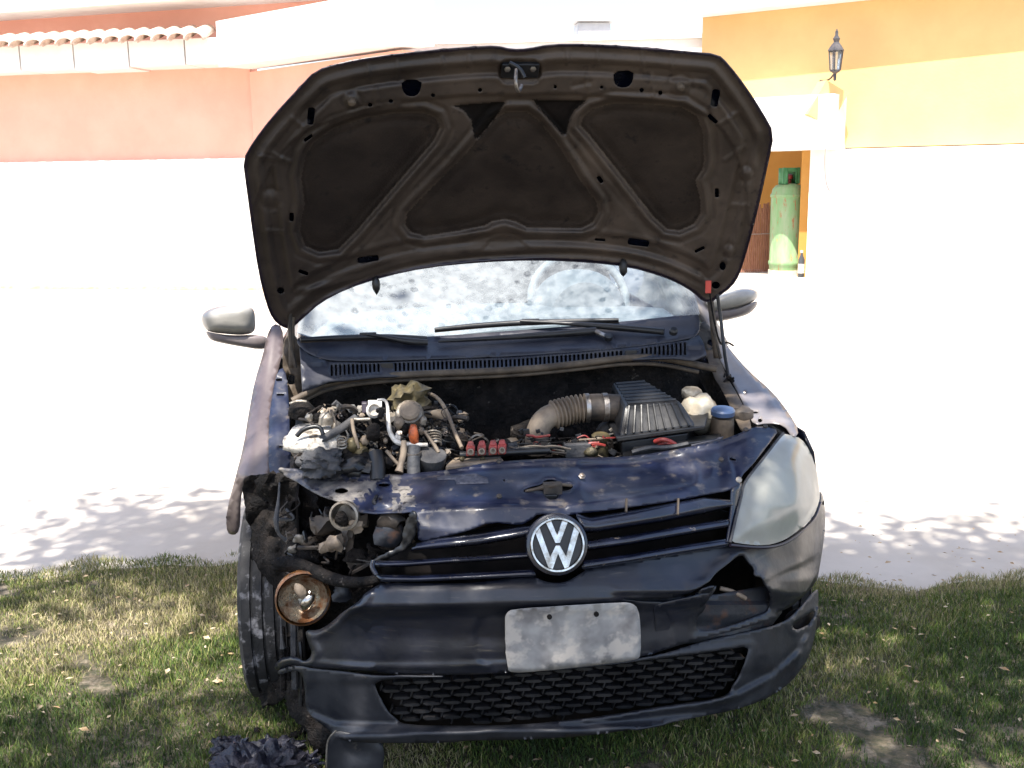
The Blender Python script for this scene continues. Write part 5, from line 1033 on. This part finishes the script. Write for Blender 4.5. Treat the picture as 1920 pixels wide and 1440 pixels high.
c = at(568, 1122, .27); FLm = lathe('fog_lamp', [(.064, .010), (.068, .004), (.067, -.02), (.055, -.05), (.03, -.06)], c, (.12, -1, .12), 'amber', CAR, n=36, cap=False, label='burnt amber fog lamp bowl hanging in the gap')
lathe('lamp_bowl', [(.060, .004), (.056, -.006), (.040, -.026), (.018, -.036), (.001, -.038)], c, (.12, -1, .12), 'bowl', FLm, n=32, cap=False)
blob('bulb', c+Vector((.01, .0, -.01)), (.018, .012, .028), 'chrome', FLm, .4, 2, 2, seed=3, rot=Matrix.Rotation(.6, 3, 'Y'))
blob('bulb_holder', c+Vector((-.005, -.003, .02)), (.014, .012, .022), 'tan', FLm, .4, 2, 2, seed=5, rot=Matrix.Rotation(-.5, 3, 'Y'))
patch('arch_backing', [(455, 893), (502, 890), (526, 882), (545, 905), (530, 980), (500, 1010), (466, 985), (456, 940)], lambda a, b: np.full(np.shape(a), .60), 'char', CAR, step=9, h=lambda P: .05*vnoise(P[:, 0], P[:, 1], 20, 9), rag=.8)
tube('torn_edge', [(524, 905, .36), (522, 940, .33), (517, 975, .31), (520, 1000, .31), (535, 1012, .32)], [.002, .003, .007, .004, .006], 'greybelt', CAR, n=6)
for i in range(46):
    x, y = r2.uniform(535, 780), r2.uniform(925, 1150)
    if not inside(np.array([[x, y]]), [(530, 930), (610, 950), (700, 975), (780, 970), (770, 1010), (700, 1070), (640, 1140), (590, 1160), (545, 1070)])[0]: continue
    yy = float(plan(x))*.6+.20+r2.uniform(0, .12); s_ = r2.uniform(.006, .022)
    blob('burnt_fragment', at(x, y, yy), (s_*r2.uniform(.6, 2), s_, s_*r2.uniform(.5, 1.5)), r2.choice(['char', 'char', 'hose', 'rust', 'rubber', 'char']), CAR, .8, 3, 2, seed=i+80)
for x, y, s_, m_ in ((628, 1018, .02, 'tan'), (612, 1025, .014, 'tan'), (560, 1010, .012, 'alu'), (548, 1030, .01, 'alu'), (728, 1000, .03, 'rust'), (735, 975, .025, 'hose'), (668, 985, .016, 'tan'), (640, 1115, .02, 'rust')):
    blob('burnt_fragment', at(x, y, float(plan(x))*.6+.17), (s_*1.2, s_*.6, s_), m_, CAR, .7, 3, 2, seed=int(x))
for i in range(26):
    x, y = r2.uniform(530, 760), r2.uniform(930, 1120); yy = float(plan(x))*.6+.22
    tube('burnt_wire', [(x, y, yy), (x+r2.uniform(-25, 25), y+r2.uniform(5, 25), yy-.03), (x+r2.uniform(-50, 50), y+r2.uniform(5, 45), yy)], r2.choice([.002, .003, .005]), r2.choice(['char', 'hose', 'blackp']), CAR, n=5)
# torn end of the nose skin at the left of the grille, and the liner remains below
patch('torn_nose_skin', Z5([(935, 236), (946, 280), (945, 345), (920, 395), (880, 430), (820, 462), (770, 475), (738, 490), (745, 468), (800, 440), (850, 420), (880, 390), (880, 345), (900, 290), (915, 250)]), lambda a, b: plan(a)+.075, 'blackp', CAR, step=6, h=lambda P: .012*vnoise(P[:, 0], P[:, 1], 14, 5), rag=.6)
patch('wheel_arch_liner', Z5([(300, 1000), (380, 990), (415, 1010), (425, 1080), (430, 1160), (480, 1220), (540, 1262), (560, 1300), (520, 1390), (450, 1340), (430, 1260), (345, 1190), (335, 1090)]), lambda a, b: plan(a)*.9+.16+.0*b, 'char', CAR, step=7, h=lambda P: .03*vnoise(P[:, 0], P[:, 1], 24, 9)+.01*vnoise(P[:, 0], P[:, 1], 8, 9), rag=1.5)
patch('splash_shield', [(612, 1436), (612, 1400), (616, 1384), (630, 1370), (660, 1376), (705, 1384), (722, 1400), (716, 1470), (700, 1500), (618, 1500)], lambda a, b: np.full(np.shape(a), .16), 'bumper_low', CAR, step=9, h=lambda P: .02*vnoise(P[:, 0], P[:, 1], 30, 9))
tube('shield_edge', [(612, 1450, .155), (612, 1402, .155), (616, 1384, .155), (630, 1370, .15)], .0022, 'alu', CAR, n=5)
for i in range(10):
    x = 455+i*11; tube('melted_strip', [(x+8, 1185+r2.uniform(-40, 40), .42), (x+8+r2.uniform(-5, 5), 1240, .40), (x+10, 1300+r2.uniform(-30, 25), .40)], r2.choice([.003, .006, .009]), r2.choice(['char', 'blackp', 'greybelt']), CAR, n=6) if x > 520 else None
tube('melted_strip', [(527, 1140, .37), (527, 1185, .36), (530, 1215, .36)], [.002, .003, .008], 'greybelt', CAR, n=6)
# underfloor, closes the view below the chin
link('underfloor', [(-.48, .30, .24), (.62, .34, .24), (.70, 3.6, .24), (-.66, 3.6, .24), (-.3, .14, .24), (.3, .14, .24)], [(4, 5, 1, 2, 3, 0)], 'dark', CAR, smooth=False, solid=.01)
# ------------------------------------------------------------------ burnt debris on the lawn
dc = atz(480, 1425, 0); DB = empty('burnt_debris', dc, 'crumpled blue-black pile of melted plastic on the lawn below the burnt wheel', 'debris')
M['debris'] = mat('melted_blue_black_plastic', (.006, .007, .016), (.03, .028, .04), 30, .35, .7, bump=.8, bscale=60, c3=(.13, .11, .13), s3=40, lo3=.66, hi3=.76)
for i, (x, y, s_) in enumerate(((430, 1398, .035), (452, 1412, .04), (425, 1425, .03), (478, 1432, .055), (510, 1418, .05), (540, 1435, .04), (505, 1450, .07), (460, 1455, .06), (548, 1400, .03), (575, 1425, .03), (440, 1385, .018))):
    p = atz(x, y+12, 0); blob('melted_lump', (p.x, p.y, s_*.35), (s_, s_*.8, s_*.75), 'debris', DB, .95, 2.6, 4, seed=i+130)
for i in range(22):
    p = atz(r2.uniform(400, 640), r2.uniform(1370, 1450), 0); s_ = r2.uniform(.004, .014); tag(blob('burnt_crumb', (p.x, p.y, s_*.5), (s_*1.4, s_, s_), 'char', DB, .8, 2, 1, seed=i+200))
